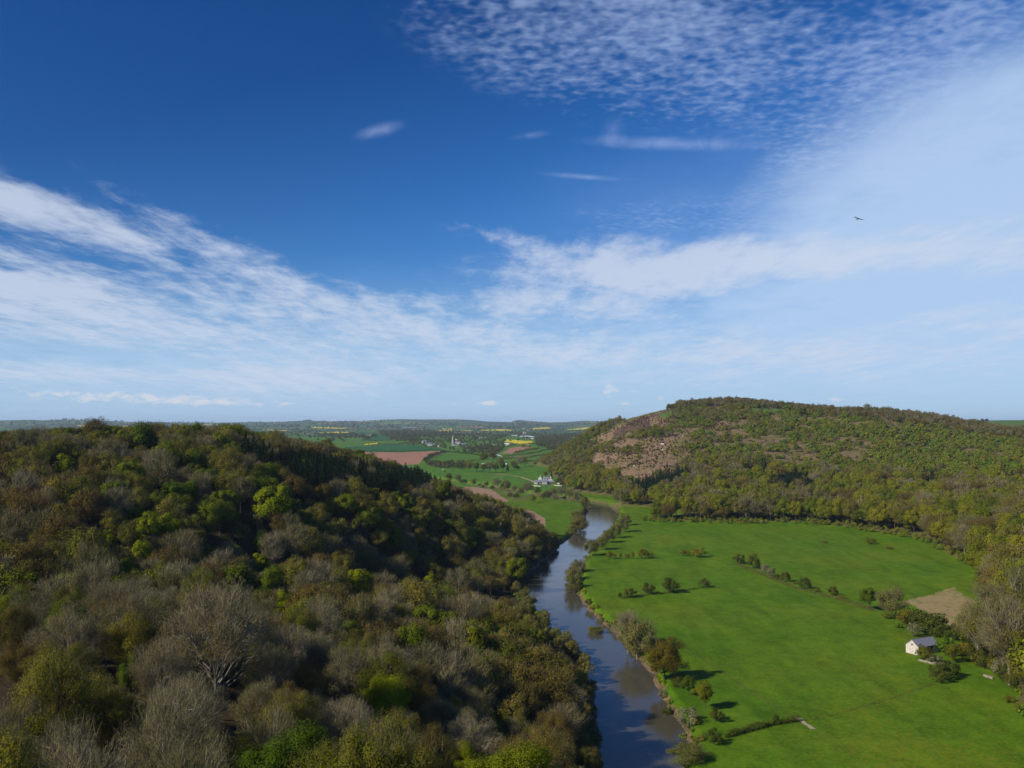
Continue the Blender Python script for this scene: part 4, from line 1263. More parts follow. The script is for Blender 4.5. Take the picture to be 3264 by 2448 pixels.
# shrubs along the feet of both woods
x, y = jitter_grid(20, 420, 230, 900, 5.0)
z, h, sd = ground_z(x, y, True)
keep = (h > -1.2) & (h < 2.2) & (x > 75) & (sd > 3) & in_view(x, y, 1.1) & ~inpoly(x, y, fpoly(STUB)) & (rng.random(len(x)) < .6)
for q in np.where(keep)[0]:
    ALL.append(("scrub_bush", x[q], y[q], z[q], rng.uniform(.45, .9), "foot"))
x, y = jitter_grid(-60, 60, 230, 800, 4.5)
z, h, sd = ground_z(x, y, True)
keep = (sd > 0.0) & (sd < 8) & (y < 745) & (x < np.interp(y, [150, 300, 340, 510, 560, 620, 720, 760], [40, 34, 36, 10, 16, 24, 46, 20]) + 8) & (rng.random(len(x)) < .75)
for q in np.where(keep)[0]:
    ALL.append((["willow_tree", "budding_tree", "scrub_bush"][int(rng.integers(3))], x[q], y[q], z[q], rng.uniform(.4, .62), "bank"))

x, y = jitter_grid(20, 160, 230, 1000, 3.4)
z, h, sd = ground_z(x, y, True)
PX, PY = project(x, y, z)
nb = vnoise(y / 16 + 5, x / 16)
keep = (sd > -0.6) & (sd < 3.2) & (x > np.interp(y, [200, 340, 510, 620, 720, 1000], [48, 48, 40, 40, 60, 90])) & (nb > np.where((PY > 1925) & (PY < 2060), .72, .42)) & (rng.random(len(x)) < .8)
for q in np.where(keep)[0]:
    ALL.append(("scrub_bush", x[q], y[q], z[q], rng.uniform(.22, .55), "fringe"))
def where_(kd, x, y, z, zone):
    """plain words for the part of the picture's land a tree stands in"""
    X, Y = (float(q) for q in project(x, y, z))
    if zone == "near":
        return "low on the near slope beside the river" if x > -35 else ("half way up the near slope" if x > -90 else "high on the near slope away from the river")
    if zone == "spur":
        return "on the spur's shaded end above the water" if x > -45 else "on the brown spur beside the dark gully"
    if zone == "ridge":
        return "along the skyline of the dark wooded ridge" if Y < 1440 else "on the flank of the dark wooded ridge"
    if zone == "foot":
        return "in the meadow-edge wood, " + ("river end" if X < 2450 else ("middle stretch" if X < 2850 else "end above the barn"))
    if zone == "slope":
        return "on the lit hillside, " + ("below the red heath" if X < 2400 else ("middle part" if X < 2850 else "outer part"))
    if zone == "scrub":
        return "in the high scrub, " + ("next to the red heath" if X < 2450 else ("middle part of the hill" if X < 2850 else "outer part of the hill"))
    return {"crest": "on the crest of the brown hill", "river": "at the hill's river end near the bend", "bank": "overhanging the shaded river bank under the wood", "fringe": "fringing the meadow's river bank" + (", downstream of the willow trio" if Y > 1900 else ", upstream of the willow trio")}[zone]


WHAT = {"bare_tree": "bare grey-twigged tree", "budding_tree": "olive tree coming into bud", "brown_tree": "brown-twigged tree not yet in leaf", "green_tree": "leafy dark green tree", "yellow_green_tree": "yellow-green tree in young leaf", "conifer": "dark pointed conifer", "scrub_bush": "low rounded green bush", "willow_tree": "grey-green sallow"}
MAXN = {"bare_tree": 285, "budding_tree": 285, "brown_tree": 285, "green_tree": 260, "yellow_green_tree": 260, "conifer": 230, "scrub_bush": 240, "willow_tree": 120}
byk = {}
for t in ALL:
    byk.setdefault(t[0], []).append(t)
rest = {"left": [], "right": [], "scrub": []}
for kd, lst in byk.items():
    A = np.array([t[1:5] for t in lst], float)
    hgt = KIND[kd]["h"] if kd in KIND else 20
    vis = visible(A[:, 0], A[:, 1], A[:, 2] + hgt * 0.55 * A[:, 3], 0.0) & in_view(A[:, 0], A[:, 1], 0.99)
    px_, py_ = project(A[:, 0], A[:, 1], A[:, 2] + hgt * .8 * A[:, 3])
    vis &= (py_ < 2490)
    close = np.hypot(A[:, 0], A[:, 1]) < 240
    size = A[:, 3] * hgt / np.hypot(A[:, 0], A[:, 1]) * np.where(vis, 1, 0.0001) * np.where(close, 100, 1)
    order = np.argsort(-size)
    for rank, q in enumerate(order):
        _, xx, yy, zz, s, zone = lst[q]
        if rank < MAXN[kd] and vis[q]:
            size_ = ("big" if s > 1.28 else ("small" if s < .92 else "medium-sized")) if kd not in ("conifer", "scrub_bush", "willow_tree") else ("taller" if s > .85 else "short")
            lab = "%s %s %s" % (size_, WHAT[kd], where_(kd, xx, yy, zz, zone))
            place(kd, xx, yy, s, lab, "bush" if kd == "scrub_bush" else "tree", "group of " + lab, z=zz, sz=s * rng.uniform(.86, 1.18))
        elif close[q] and (py_[q] >= 2490 or not vis[q]):
            continue
        else:
            g = "scrub" if kd == "scrub_bush" else ("left" if zone in ("near", "spur", "ridge", "bank") else "right")
            rest[g].append((kd, xx, yy, zz, s))
for g, nm, lab in [("left", "woodland", "brown spring woodland covering the dark hill"), ("right", "hillside_woods", "mixed spring wood on the lit hillside"), ("scrub", "scrub_undergrowth", "green scrub over bracken on the upper hillside")]:
    L_ = rest[g]
    var = [SRC[t[0]][int(rng.integers(len(SRC[t[0]])))] for t in L_]
    stuff_points(nm, [(t[1], t[2], t[3]) for t in L_], var, [(t[4], t[4] * rng.uniform(.85, 1.2), t[4] * rng.uniform(.86, 1.15)) for t in L_], lab)
print("wood trees", {k: len(v) for k, v in byk.items()}, {k: len(v) for k, v in rest.items()})

# gorse and heather tufts on the open heath
x, y = jitter_grid(150, 900, 1000, 1950, 5.0)
z, h, sd = ground_z(x, y, True)
PX, PY = project(x, y, z)
keep = inpoly(PX, PY, HEATH) & (h > 1) & visible(x, y, z + 1.5, 0.002) & (rng.random(len(x)) < 0.16 + 0.5 * (fbm(x / 60, y / 60, 3) > .52))
x, y, z = x[keep], y[keep], z[keep]
stuff_points("gorse_undergrowth", np.stack([x, y, z], 1), rng.choice(SRC["gorse_bush"], len(x)), np.stack([rng.uniform(.6, 1.7, len(x))] * 3, 1), "dark gorse tufts scattered over the red bracken heath")

# ------------------------------------------------------------------ trees of the valley beyond
def polyfill(pts, step, prob=1.0):
    P = fpoly(pts)
    a = np.array(P)
    gx, gy = jitter_grid(a[:, 0].min(), a[:, 0].max(), a[:, 1].min(), a[:, 1].max(), step)
    k = inpoly(gx, gy, P) & (rng.random(len(gx)) < prob)
    return gx[k], gy[k]


FT = []
CHX, CHY = floor_pt(1443, 1421)      # the church stands clear of the trees


def far_add(x, y, s0, s1, pool="far_tree"):
    for a, b in zip(x, y):
        if abs(a / b - CHX / CHY) * CHY < 26 and CHY - 420 < b < CHY + 40:
            continue
        s = rng.uniform(s0, s1)
        FT.append((a, b, s, SRC[pool][int(rng.integers(len(SRC[pool])))]))


for pts, st, pr, s0, s1 in [([(1300, 1403), (1420, 1396), (1560, 1400), (1606, 1412), (1612, 1425), (1590, 1450), (1500, 1448), (1440, 1436), (1300, 1418)], 26, .45, .55, .95),
                            ([(1480, 1428), (1560, 1420), (1606, 1428), (1590, 1444), (1550, 1449), (1510, 1446)], 18, .75, .6, 1.0),
                            ([(1204, 1376), (1340, 1374), (1480, 1386), (1480, 1396), (1350, 1395), (1240, 1396)], 40, .95, 1.0, 1.7),
                            ([(1240, 1396), (1330, 1393), (1330, 1410), (1255, 1408)], 30, .7, .8, 1.3),
                            ([(1700, 1392), (1900, 1380), (1890, 1440), (1760, 1436), (1712, 1426)], 22, .7, .6, 1.15),
                            ([(1480, 1384), (1620, 1388), (1610, 1400), (1500, 1399)], 45, .75, .8, 1.4),
                            ([(1620, 1380), (1730, 1380), (1730, 1386), (1620, 1386)], 55, .5, .8, 1.3),
                            ([(1000, 1383), (1140, 1384), (1180, 1396), (1100, 1398), (1020, 1392)], 45, .7, .8, 1.4),
                            ([(1356, 1475), (1490, 1478), (1490, 1496), (1400, 1496), (1366, 1488)], 13, .85, .5, .9),
                            ([(1850, 1440), (1900, 1430), (1900, 1500), (1800, 1560), (1770, 1560), (1800, 1500)], 13, .9, .5, .9)]:
    x, y = polyfill(pts, st, pr)
    far_add(x, y, s0, s1)
# wooded lines and copses of the open plain
x, y = jitter_grid(-5200, 2600, 2700, 8800, 62)
nzp = np.abs(fbm(x / 520 + 5, y / 700 + 1, 3) - 0.5)
cop = fbm(x / 260 + 50, y / 380 + 10, 3)
k = in_view(x, y, 1.05) & (hill_z(x, y) < floor_z(x, y)) & ((nzp < 0.015) | (cop > 0.72)) & (np.hypot(x, y) > 3700)
far_add(x[k], y[k], .8, 1.5)
x, y = jitter_grid(-7000, 7000, 8800, 14500, 150)
k = in_view(x, y, 1.0) & (fbm(x / 500 + 5, y / 800 + 1, 4) > 0.52)
far_add(x[k], y[k], 1.5, 2.8)

# hedgerows, each a thing of its own
def hedge(pts, w, hgt, label, mat="leaf_hedge", dens=3.2, group=None, leaf=None):
    r = np.random.default_rng(len(pts) * 31 + int(pts[0][0]))
    P = np.array([floor_pt(*p) for p in pts])
    seg = np.hypot(*np.diff(P, axis=0).T)
    L = seg.sum(); s = np.concatenate([[0], np.cumsum(seg)])
    n = int(L * dens * w)
    n = int(min(max(n, 300), 9000))
    t = r.random(n) * L
    x = np.interp(t, s, P[:, 0]); y = np.interp(t, s, P[:, 1])
    lump = 0.6 + 0.8 * vnoise(t / (w * 2.2) + 9, t * 0 + len(pts))
    hh = hgt * lump
    off = r.normal(size=(n, 2)) * w * .26 * lump[:, None]
    c0 = P[0]
    z0 = g1(*c0)
    zz = ground_z(x, y)
    c = np.stack([x + off[:, 0] - c0[0], y + off[:, 1] - c0[1], zz - z0 + hh * r.random(n) ** .7], 1)
    G = Geo()
    lf = leaf or max(.45, w * .3)
    nm = r.normal(size=(n, 3)) * .7 + np.array([0, 0, .5]); nm[:, :2] += off / w * 1.5
    G.cards(c, nm, lf * (.7 + .6 * r.random(n)), 0, r, .8)
    V, F, M_ = G.out()
    o = bpy.data.objects.new("hedge", mesh_np("hedge", V, F, [MAT[mat]], M_))
    o.location = (c0[0], c0[1], z0)
    o["label"] = label; o["category"] = "hedge"
    if group:
        o["group"] = group
    COL.objects.link(o)
    return o


hedge([(2312, 2352), (2360, 2338), (2420, 2322), (2455, 2313), (2500, 2306), (2548, 2298)], 1.8, 1.5, "low dark hedge from the river bank to the muddy gateway", "leaf_hedge", 60, leaf=.32)
hand("hedge_bush", 2474, 2308, 26, "small bush sticking up out of the low hedge by the gateway", crown=False, category="bush", hpx=28)
hedge([(2571, 2293), (2640, 2282), (2700, 2268), (2760, 2250), (2830, 2228), (2900, 2205), (2985, 2178)], 1.5, .22, "faint line of rough tussocks crossing the meadow from the muddy gateway", "tussock", 9, leaf=.3)
hedge([(2130, 1892), (2185, 1883), (2250, 1872)], 1.2, .7, "thin low hedge between the largest bush and the single one apart", "leaf_hedge", 26, leaf=.3)
hedge([(1985, 1909), (2064, 1897), (2130, 1891)], 1.3, .9, "low hedge bottom joining the short row of bushes", "leaf_hedge", 26, leaf=.3)
hedge([(2350, 1798), (2470, 1850), (2560, 1882), (2680, 1912), (2780, 1945)], 3.6, .7, "straggling low growth along the diagonal hedge line", "tussock", 16, leaf=.4)
for pts, w, h, lab in [([(1590, 1459), (1680, 1448), (1790, 1428)], 4, 3.2, "uppermost hedge of the green strips beyond the farm"), ([(1580, 1468), (1690, 1459), (1792, 1444)], 4, 3.0, "second hedge down of the green strips beyond the farm"),
                       ([(1680, 1473), (1740, 1465), (1788, 1457)], 4, 3.0, "third hedge down of the green strips beyond the farm"), ([(1488, 1471), (1530, 1468), (1560, 1464)], 4, 3, "dark hedge from the copse to the valley road"),
                       ([(1165, 1440), (1300, 1440), (1414, 1437)], 5, 3.5, "straight dark hedge between green crop and red ploughed field"), ([(1352, 1470), (1380, 1455), (1400, 1448), (1424, 1443)], 9, 8, "tall tree hedge at the corner of the red ploughed field"),
                       ([(1165, 1421), (1230, 1417), (1300, 1413)], 5, 4, "hedge along the back of the green crop field"), ([(1425, 1440), (1480, 1446), (1530, 1452), (1570, 1456)], 5, 4, "hedge below the village crossing to the valley road"),
                       ([(1150, 1405), (1240, 1404), (1300, 1402)], 6, 5, "hedge dividing the pastures under the wooded knoll"), ([(1700, 1478), (1730, 1476), (1790, 1472)], 6, 6, "row of small trees above the green field by the farm"),
                       ([(1640, 1445), (1700, 1434), (1720, 1430)], 5, 5, "hedge along the lower side of the small red field"), ([(1615, 1424), (1680, 1418), (1720, 1414)], 6, 6, "hedge between small red field and big yellow field")]:
    hedge(pts, w, h, lab, "leaf_far", 1.0, leaf=1.6)

# trees that stand singly or in rows in the valley
VG = "copse of mixed trees in the fields before the farm"
copse = [(1498, 1503, 26, "budding_tree"), (1520, 1504, 24, "green_tree"), (1541, 1506, 24, "brown_tree"), (1560, 1506, 26, "bare_tree"), (1580, 1506, 24, "budding_tree"), (1604, 1502, 22, "green_tree"), (1618, 1500, 24, "conifer"), (1636, 1498, 24, "brown_tree"), (1540, 1476, 28, "green_tree"), (1572, 1474, 32, "brown_tree"), (1655, 1488, 24, "bare_tree"), (1672, 1486, 22, "budding_tree"), (1596, 1488, 22, "budding_tree"), (1648, 1497, 20, "hedge_bush")]
for X, Y, w, kd in copse:
    p = floor_pt(X, Y)
    d = math.hypot(*p)
    k = KIND.get(kd, dict(rx=8.5))
    cat_ = "bush" if kd == "hedge_bush" else "tree"
    place(kd, p[0], p[1], w / FPX * d / (2 * k["rx"]), "%s in the copse among the fields before the farm" % WHAT.get(kd, "dark rounded bush"), cat_, VG + " " + kd)
RG = "scattered trees along the hidden far river"
for X, Y, w, kd in [(1510, 1540, 22, "budding_tree"), (1550, 1545, 18, "budding_tree"), (1585, 1549, 28, "bare_tree"), (1612, 1565, 34, "willow_tree"), (1660, 1566, 26, "willow_tree"), (1682, 1580, 34, "bare_tree"), (1712, 1572, 26, "budding_tree"), (1738, 1580, 30, "willow_tree"), (1762, 1578, 34, "willow_tree"), (1790, 1592, 34, "bare_tree"), (1815, 1598, 30, "bare_tree"), (1842, 1612, 36, "bare_tree"), (1862, 1620, 30, "budding_tree"), (1700, 1603, 20, "budding_tree"), (1645, 1588, 22, "hedge_bush"), (1625, 1584, 20, "hedge_bush"), (1460, 1530, 24, "bare_tree"), (1430, 1524, 22, "budding_tree"), (1570, 1560, 16, "hedge_bush"), (1480, 1542, 20, "hedge_bush"), (1770, 1604, 24, "bare_tree"), (1730, 1592, 22, "willow_tree"), (1540, 1556, 14, "hedge_bush"), (1675, 1560, 22, "willow_tree"), (1640, 1572, 20, "bare_tree")]:
    p = floor_pt(X, Y); d = math.hypot(*p); k = KIND[kd]
    place(kd, p[0], p[1], w / FPX * d / (2 * k["rx"]), "%s along the far loop of the river" % WHAT.get(kd, "dark rounded bush"), "bush" if kd == "hedge_bush" else "tree", RG + " " + kd)
for X, Y, w, lab, kd in [(1738, 1482, 12, "pale blossoming small tree in the row above the farm field", "pale_bush"), (1706, 1481, 9, "round dark bush in the row above the farm field, second from the hill", "hedge_bush"), (1688, 1428, 12, "dark red-brown tree in the small red field", "brown_bush"), (1669, 1426, 12, "olive tree standing at the top of the small red field", "hedge_bush"), (1418, 1506, 8, "single round bush on the green field by the copse", "hedge_bush")]:
    p = floor_pt(X, Y); d = math.hypot(*p)
    place(kd, p[0], p[1], w / FPX * d / (2 * KIND[kd]["rx"]), lab, "bush")
p = floor_pt(1758, 1523); place("conifer", p[0], p[1], .6, "dark evergreen standing behind the white farm")
p = floor_pt(1740, 1522); place("brown_tree", p[0], p[1], .8, "rust-brown tree beside the dark evergreen behind the farm")
for q in range(9):
    kx, _ = ray(3120 + q * 4.5, HORIZ)
    far_add([float(kx) * 2930], [2930 + 12 * (q % 3)], .7, 1.05)
a = np.array([(t[0], t[1]) for t in FT])
stuff_points("far_treeline", np.stack([a[:, 0], a[:, 1], ground_z(a[:, 0], a[:, 1]) - .3], 1), [t[3] for t in FT], [(t[2],) * 3 for t in FT], "far-off trees, copses and treed hedgerows of the plain")
print("far trees", len(FT), "ground max", GZ.max(), "min", GZ.min())

# ------------------------------------------------------------------ buildings
mat_simple("white_wall", [(0.3, (0.50, 0.48, 0.44)), (0.7, (0.60, 0.58, 0.54))], 0.7)
mat_simple("slate_roof", [(0.3, (0.165, 0.175, 0.225)), (0.7, (0.21, 0.22, 0.275))], 1.2, rough=.6, second=(4.0, .35))
mat_simple("brown_tiles", [(0.3, (0.16, 0.085, 0.06)), (0.7, (0.22, 0.12, 0.085))], 1.0)
mat_simple("brick_red", [(0.3, (0.20, 0.085, 0.06)), (0.7, (0.26, 0.12, 0.085))], 1.0)
mat_simple("dark_gap", [(0.3, (0.012, 0.011, 0.01)), (0.7, (0.02, 0.018, 0.016))], 1.0)
mat_simple("old_boards", [(0.3, (0.10, 0.085, 0.07)), (0.7, (0.16, 0.14, 0.12))], 2.0)


def mat_rubble():
    m, nt, b = new_mat("rubble_stone")
    g = N(nt, "ShaderNodeTexCoord")
    v = N(nt, "ShaderNodeTexVoronoi"); v.inputs["Scale"].default_value = 2.6
    nt.links.new(g.outputs["Object"], v.inputs["Vector"])
    sep = N(nt, "ShaderNodeSeparateColor"); nt.links.new(v.outputs["Color"], sep.inputs[0])
    c = ramp(nt, sep.outputs[0], [(0, (0.44, 0.40, 0.34)), (.5, (0.55, 0.51, 0.45)), (1, (0.64, 0.60, 0.54))])
    n = pos_noise(nt, .6, 4)
    c = mixc(nt, .6, c, ramp(nt, n, [(.3, (.7, .68, .64)), (.7, (1.15, 1.15, 1.15))]), 'MULTIPLY')
    nt.links.new(c, b.inputs["Base Color"])
    bump(nt, b, v.outputs["Distance"], .5, .08)
    MAT["rubble_stone"] = m


mat_rubble()


mat_simple("old_stone", [(0.3, (0.13, 0.11, 0.08)), (0.5, (0.24, 0.20, 0.16)), (0.7, (0.36, 0.32, 0.26))], 0.8)


class Box(Geo):
    def box(s, x0, x1, y0, y1, z0, z1, m=0):
        V = np.array([(x, y, z) for z in (z0, z1) for x, y in ((x0, y0), (x1, y0), (x1, y1), (x0, y1))], float)
        s.add(V, np.array([(3, 2, 1, 0), (4, 5, 6, 7), (0, 1, 5, 4), (1, 2, 6, 5), (2, 3, 7, 6), (3, 0, 4, 7)]), m)

    def hexa(s, V, m=0):
        s.add(np.array(V, float), np.array([(3, 2, 1, 0), (4, 5, 6, 7), (0, 1, 5, 4), (1, 2, 6, 5), (2, 3, 7, 6), (3, 0, 4, 7)]), m)


def part(name, g, mats, parent, label=None):
    V, F, M_ = g.out()
    o = bpy.data.objects.new(name, mesh_np(name, V, F, [MAT[m] for m in mats], M_))
    o.parent = parent
    if label:
        o["label"] = label
    COL.objects.link(o)
    return o


def empty(name, x, y, rz, label, cat_, group=None, z=None):
    o = bpy.data.objects.new(name, None)
    o.location = (x, y, g1(x, y) if z is None else z); o.rotation_euler = (0, 0, rz)
    o["label"] = label; o["category"] = cat_
    if group:
        o["group"] = group
    COL.objects.link(o)
    return o


def gable_house(name, x, y, rz, L, W, H, RH, wall, roof, label, cat_="house", group=None, chimneys=(), windows=(), doors=(), over=.3, z=None):
    """long side along local x; front is local -y; windows and doors: (x0, x1, z0, z1) on the front"""
    e = empty(name, x, y, rz, label, cat_, group, z)
    g = Box()
    cuts = sorted({-L / 2, L / 2} | {v for w in list(windows) + list(doors) for v in w[:2]})
    th_ = .45
    # front wall built round its openings, bay by bay
    for a, b in zip(cuts[:-1], cuts[1:]):
        ops = sorted([w for w in list(windows) + list(doors) if w[0] <= a + 1e-6 and w[1] >= b - 1e-6], key=lambda w: w[2])
        zc = -1.5
        for w in ops:
            if w[2] > zc + 1e-3:
                g.box(a, b, -W / 2, -W / 2 + th_, zc, w[2])
            zc = w[3]
        g.box(a, b, -W / 2, -W / 2 + th_, zc, H)
    g.box(-L / 2, L / 2, W / 2 - th_, W / 2, -1.5, H)
    for sx in (-1, 1):
        x0, x1 = sorted((sx * L / 2, sx * (L / 2 - th_)))
        g.box(x0, x1, -W / 2 + th_, W / 2 - th_, -1.5, H)
        # gable triangle as a thin prism
        g.hexa([(x0, -W / 2, H), (x1, -W / 2, H), (x1, W / 2, H), (x0, W / 2, H), (x0, -.05, H + RH * .98), (x1, -.05, H + RH * .98), (x1, .05, H + RH * .98), (x0, .05, H + RH * .98)])
    part("wall", g, [wall], e)
    r = Box()
    t = .16
    k = RH / (W / 2)
    for sy in (-1, 1):
        ye = sy * (W / 2 + over); ze = H - over * k + .06
        V = [(-L / 2 - over, ye, ze), (L / 2 + over, ye, ze), (L / 2 + over, 0, H + RH + .06), (-L / 2 - over, 0, H + RH + .06)]
        V = V + [(p[0], p[1], p[2] + t) for p in V]
        if sy > 0:
            V = [V[i] for i in (1, 0, 3, 2, 5, 4, 7, 6)]
        r.hexa(V)
    ro = part("roof", r, [roof], e)
    for cx_, cw in chimneys:
        c = Box(); c.box(cx_ - cw / 2, cx_ + cw / 2, -.45, .45, H + RH - .6, H + RH + 1.3); c.box(cx_ - cw / 4, cx_ + cw / 4, -.2, .2, H + RH + 1.3, H + RH + 1.75)
        part("chimney", c, [wall], ro)
    for w in windows:
        q = Box(); q.box(w[0], w[1], -W / 2 + .22, -W / 2 + .26, w[2], w[3]); f_ = part("window", q, ["dark_gap"], e)
        q = Box(); q.box(w[0], w[0] + .09, -W / 2 + .14, -W / 2 + .22, w[2], w[3]); q.box(w[1] - .09, w[1], -W / 2 + .14, -W / 2 + .22, w[2], w[3]); q.box((w[0] + w[1]) / 2 - .04, (w[0] + w[1]) / 2 + .04, -W / 2 + .15, -W / 2 + .22, w[2], w[3])
        part("frame", q, ["white_wall"], f_)
    for w in doors:
        q = Box(); q.box(w[0], w[1], -W / 2 + .40, -W / 2 + .44, w[2], w[3]); part("doorway", q, ["dark_gap"], e)
    return e


# the stone barn on the meadow
p0 = floor_pt(2928, 2090)
ang = R_(27)
ux, uy = math.cos(ang), math.sin(ang)
BL, BW = 12.2, 6.2
bx = p0[0] + ux * BL / 2 - uy * BW / 2; by = p0[1] + uy * BL / 2 + ux * BW / 2
barn = gable_house("stone_barn", bx, by, ang, BL, BW, 3.3, 2.5, "rubble_stone", "slate_roof", "small stone barn with slate roof alone at the meadow's edge", "barn", windows=[], doors=[(1.3, 3.1, -1.5, 3.0)], over=.22)
q = Box(); q.box(-.45, 1.2, -BW / 2 - .06, -BW / 2 - .003, .3, 3.0); part("board_panel", q, ["old_boards"], barn)
for sy in (-1,):
    q = Box(); q.box(-BL / 2 - .2, BL / 2 + .2, -BW / 2 - .34, -BW / 2 - .24, 3.02, 3.14); part("gutter", q, ["dark_gap"], barn)
q = Box(); q.box(-BL / 2 - .05, BL / 2 + .05, -.12, .12, 5.98, 6.1); part("ridge_tiles", q, ["old_stone"], barn)
q = Box(); q.box(-BL / 2 - .012, -BL / 2 - .004, -.35, .35, 3.6, 4.3); part("vent_slit", q, ["dark_gap"], barn)
# low stone wall remains under the tall wood
def stone_wall(pts, hgt, label, w=.5, mat="rubble_stone"):
    P = [floor_pt(*p) for p in pts]
    c0 = P[0]; z0 = g1(*c0)
    g = Box()
    for (xa, ya), (xb, yb) in zip(P[:-1], P[1:]):
        n = max(1, int(math.hypot(xb - xa, yb - ya) / 1.5))
        for i in range(n):
            t0, t1 = i / n, (i + 1) / n
            A = (xa + (xb - xa) * t0, ya + (yb - ya) * t0); B = (xa + (xb - xa) * t1, ya + (yb - ya) * t1)
            nx_, ny_ = -(B[1] - A[1]), B[0] - A[0]; l = math.hypot(nx_, ny_); nx_, ny_ = nx_ / l * w / 2, ny_ / l * w / 2
            hh = hgt * random.uniform(.75, 1.05)
            za, zb = g1(*A) - z0, g1(*B) - z0
            f = lambda p, s, z: (p[0] - c0[0] + s * nx_, p[1] - c0[1] + s * ny_, z)
            g.hexa([f(A, -1, za - .5), f(B, -1, zb - .5), f(B, 1, zb - .5), f(A, 1, za - .5), f(A, -1, za + hh), f(B, -1, zb + hh), f(B, 1, zb + hh), f(A, 1, za + hh)])
    V, F, M_ = g.out()
    o = bpy.data.objects.new("stone_wall", mesh_np("stone_wall", V, F, [MAT[mat]], M_)); o.location = (c0[0], c0[1], z0)
    o["label"] = label; o["category"] = "wall"; COL.objects.link(o)
    return o


stone_wall([(3136, 2155), (3150, 2161), (3166, 2166)], .9, "ruined pale stone wall at the foot of the tall bare trees", w=.7, mat="old_stone")
stone_wall([(2928, 2106), (2975, 2118), (3008, 2118)], .9, "low crumbling yard wall in front of the stone barn", mat="old_stone")
stone_wall([(1700, 1549), (1722, 1551), (1765, 1547), (1795, 1550)], 1.0, "white boundary wall in front of the distant farm", w=.8, mat="white_wall")

# the white farm in the valley
fx0, fy0 = floor_pt(1736, 1546)
dF = math.hypot(fx0, fy0); m1 = dF / FPX
gable_house("farm_barn", *floor_pt(1724, 1543), R_(4), 19, 7, 3.6, 2.6, "white_wall", "slate_roof", "long grey-roofed barn with white gable and red open front, at the farm", "barn", doors=[(-5, -2.4, -1.5, 3), (-1.2, 1, -1.5, 3)])
gable_house("farm_barn", *floor_pt(1752, 1543), R_(2), 13, 6, 3.2, 2.2, "brick_red", "slate_roof", "lower brick barn joined to the long white-gabled one, at the farm", "barn", doors=[(-3, -.8, -1.5, 2.6)])
gable_house("farmhouse", *floor_pt(1755, 1537), R_(84), 6.5, 6, 4.4, 2.6, "white_wall", "slate_roof", "white farmhouse wing with its gable towards the river, behind the barns", "house", chimneys=[(-3, 1)], windows=[(-2.3, -1.2, 2.5, 3.7), (1.2, 2.3, 2.5, 3.7)])
gable_house("farmhouse", *floor_pt(1745, 1534), R_(3), 13, 6, 4.2, 2.5, "white_wall", "slate_roof", "white two-storey farmhouse range with chimneys behind the barns", "house", chimneys=[(-5.6, 1), (5.4, 1)], windows=[(-5, -3.8, 2.4, 3.6), (-.6, .6, 2.4, 3.6), (3.6, 4.8, 2.4, 3.6)])
gable_house("cottage", *floor_pt(1722, 1532), R_(80), 6, 5.5, 5.0, 2.6, "white_wall", "slate_roof", "narrow white gabled cottage with chimney at the back of the farm", "house", chimneys=[(2, .9)])
gable_house("shed", *floor_pt(1787, 1543), R_(30), 8, 5, 3, 1.8, "white_wall", "slate_roof", "small pale shed at the hill end of the farm", "shed")

# village, church and cottages
def tower_church():
    x, y = floor_pt(1443, 1421)
    e = empty("church", x, y, R_(15), "village church with tall pale spire among dark trees", "church")
    g = Box(); g.box(-2.6, 2.6, -2.6, 2.6, -1, 17); part("tower", g, ["white_wall"], e)
    n = 8; a = np.arange(n) * 2 * math.pi / n + math.pi / 8
    G = Geo(); V = np.concatenate([np.stack([np.cos(a) * 2.7, np.sin(a) * 2.7, a * 0 + 17], 1), np.stack([np.cos(a) * .3, np.sin(a) * .3, a * 0 + 40], 1)])
    G.add(V, np.array([(i, (i + 1) % n, n + (i + 1) % n, n + i) for i in range(n)]), 0)
    part("spire", G, ["white_wall"], e)
    g = Box(); g.box(2.62, 17, -4, 4, -1, 5); part("nave", g, ["rubble_stone"], e)
    r = Box()
    r.hexa([(2.62, -4.4, 4.9), (17.3, -4.4, 4.9), (17.3, 4.4, 4.9), (2.62, 4.4, 4.9), (2.62, -.1, 9), (17.3, -.1, 9), (17.3, .1, 9), (2.62, .1, 9)])
    part("roof", r, ["slate_roof"], e)


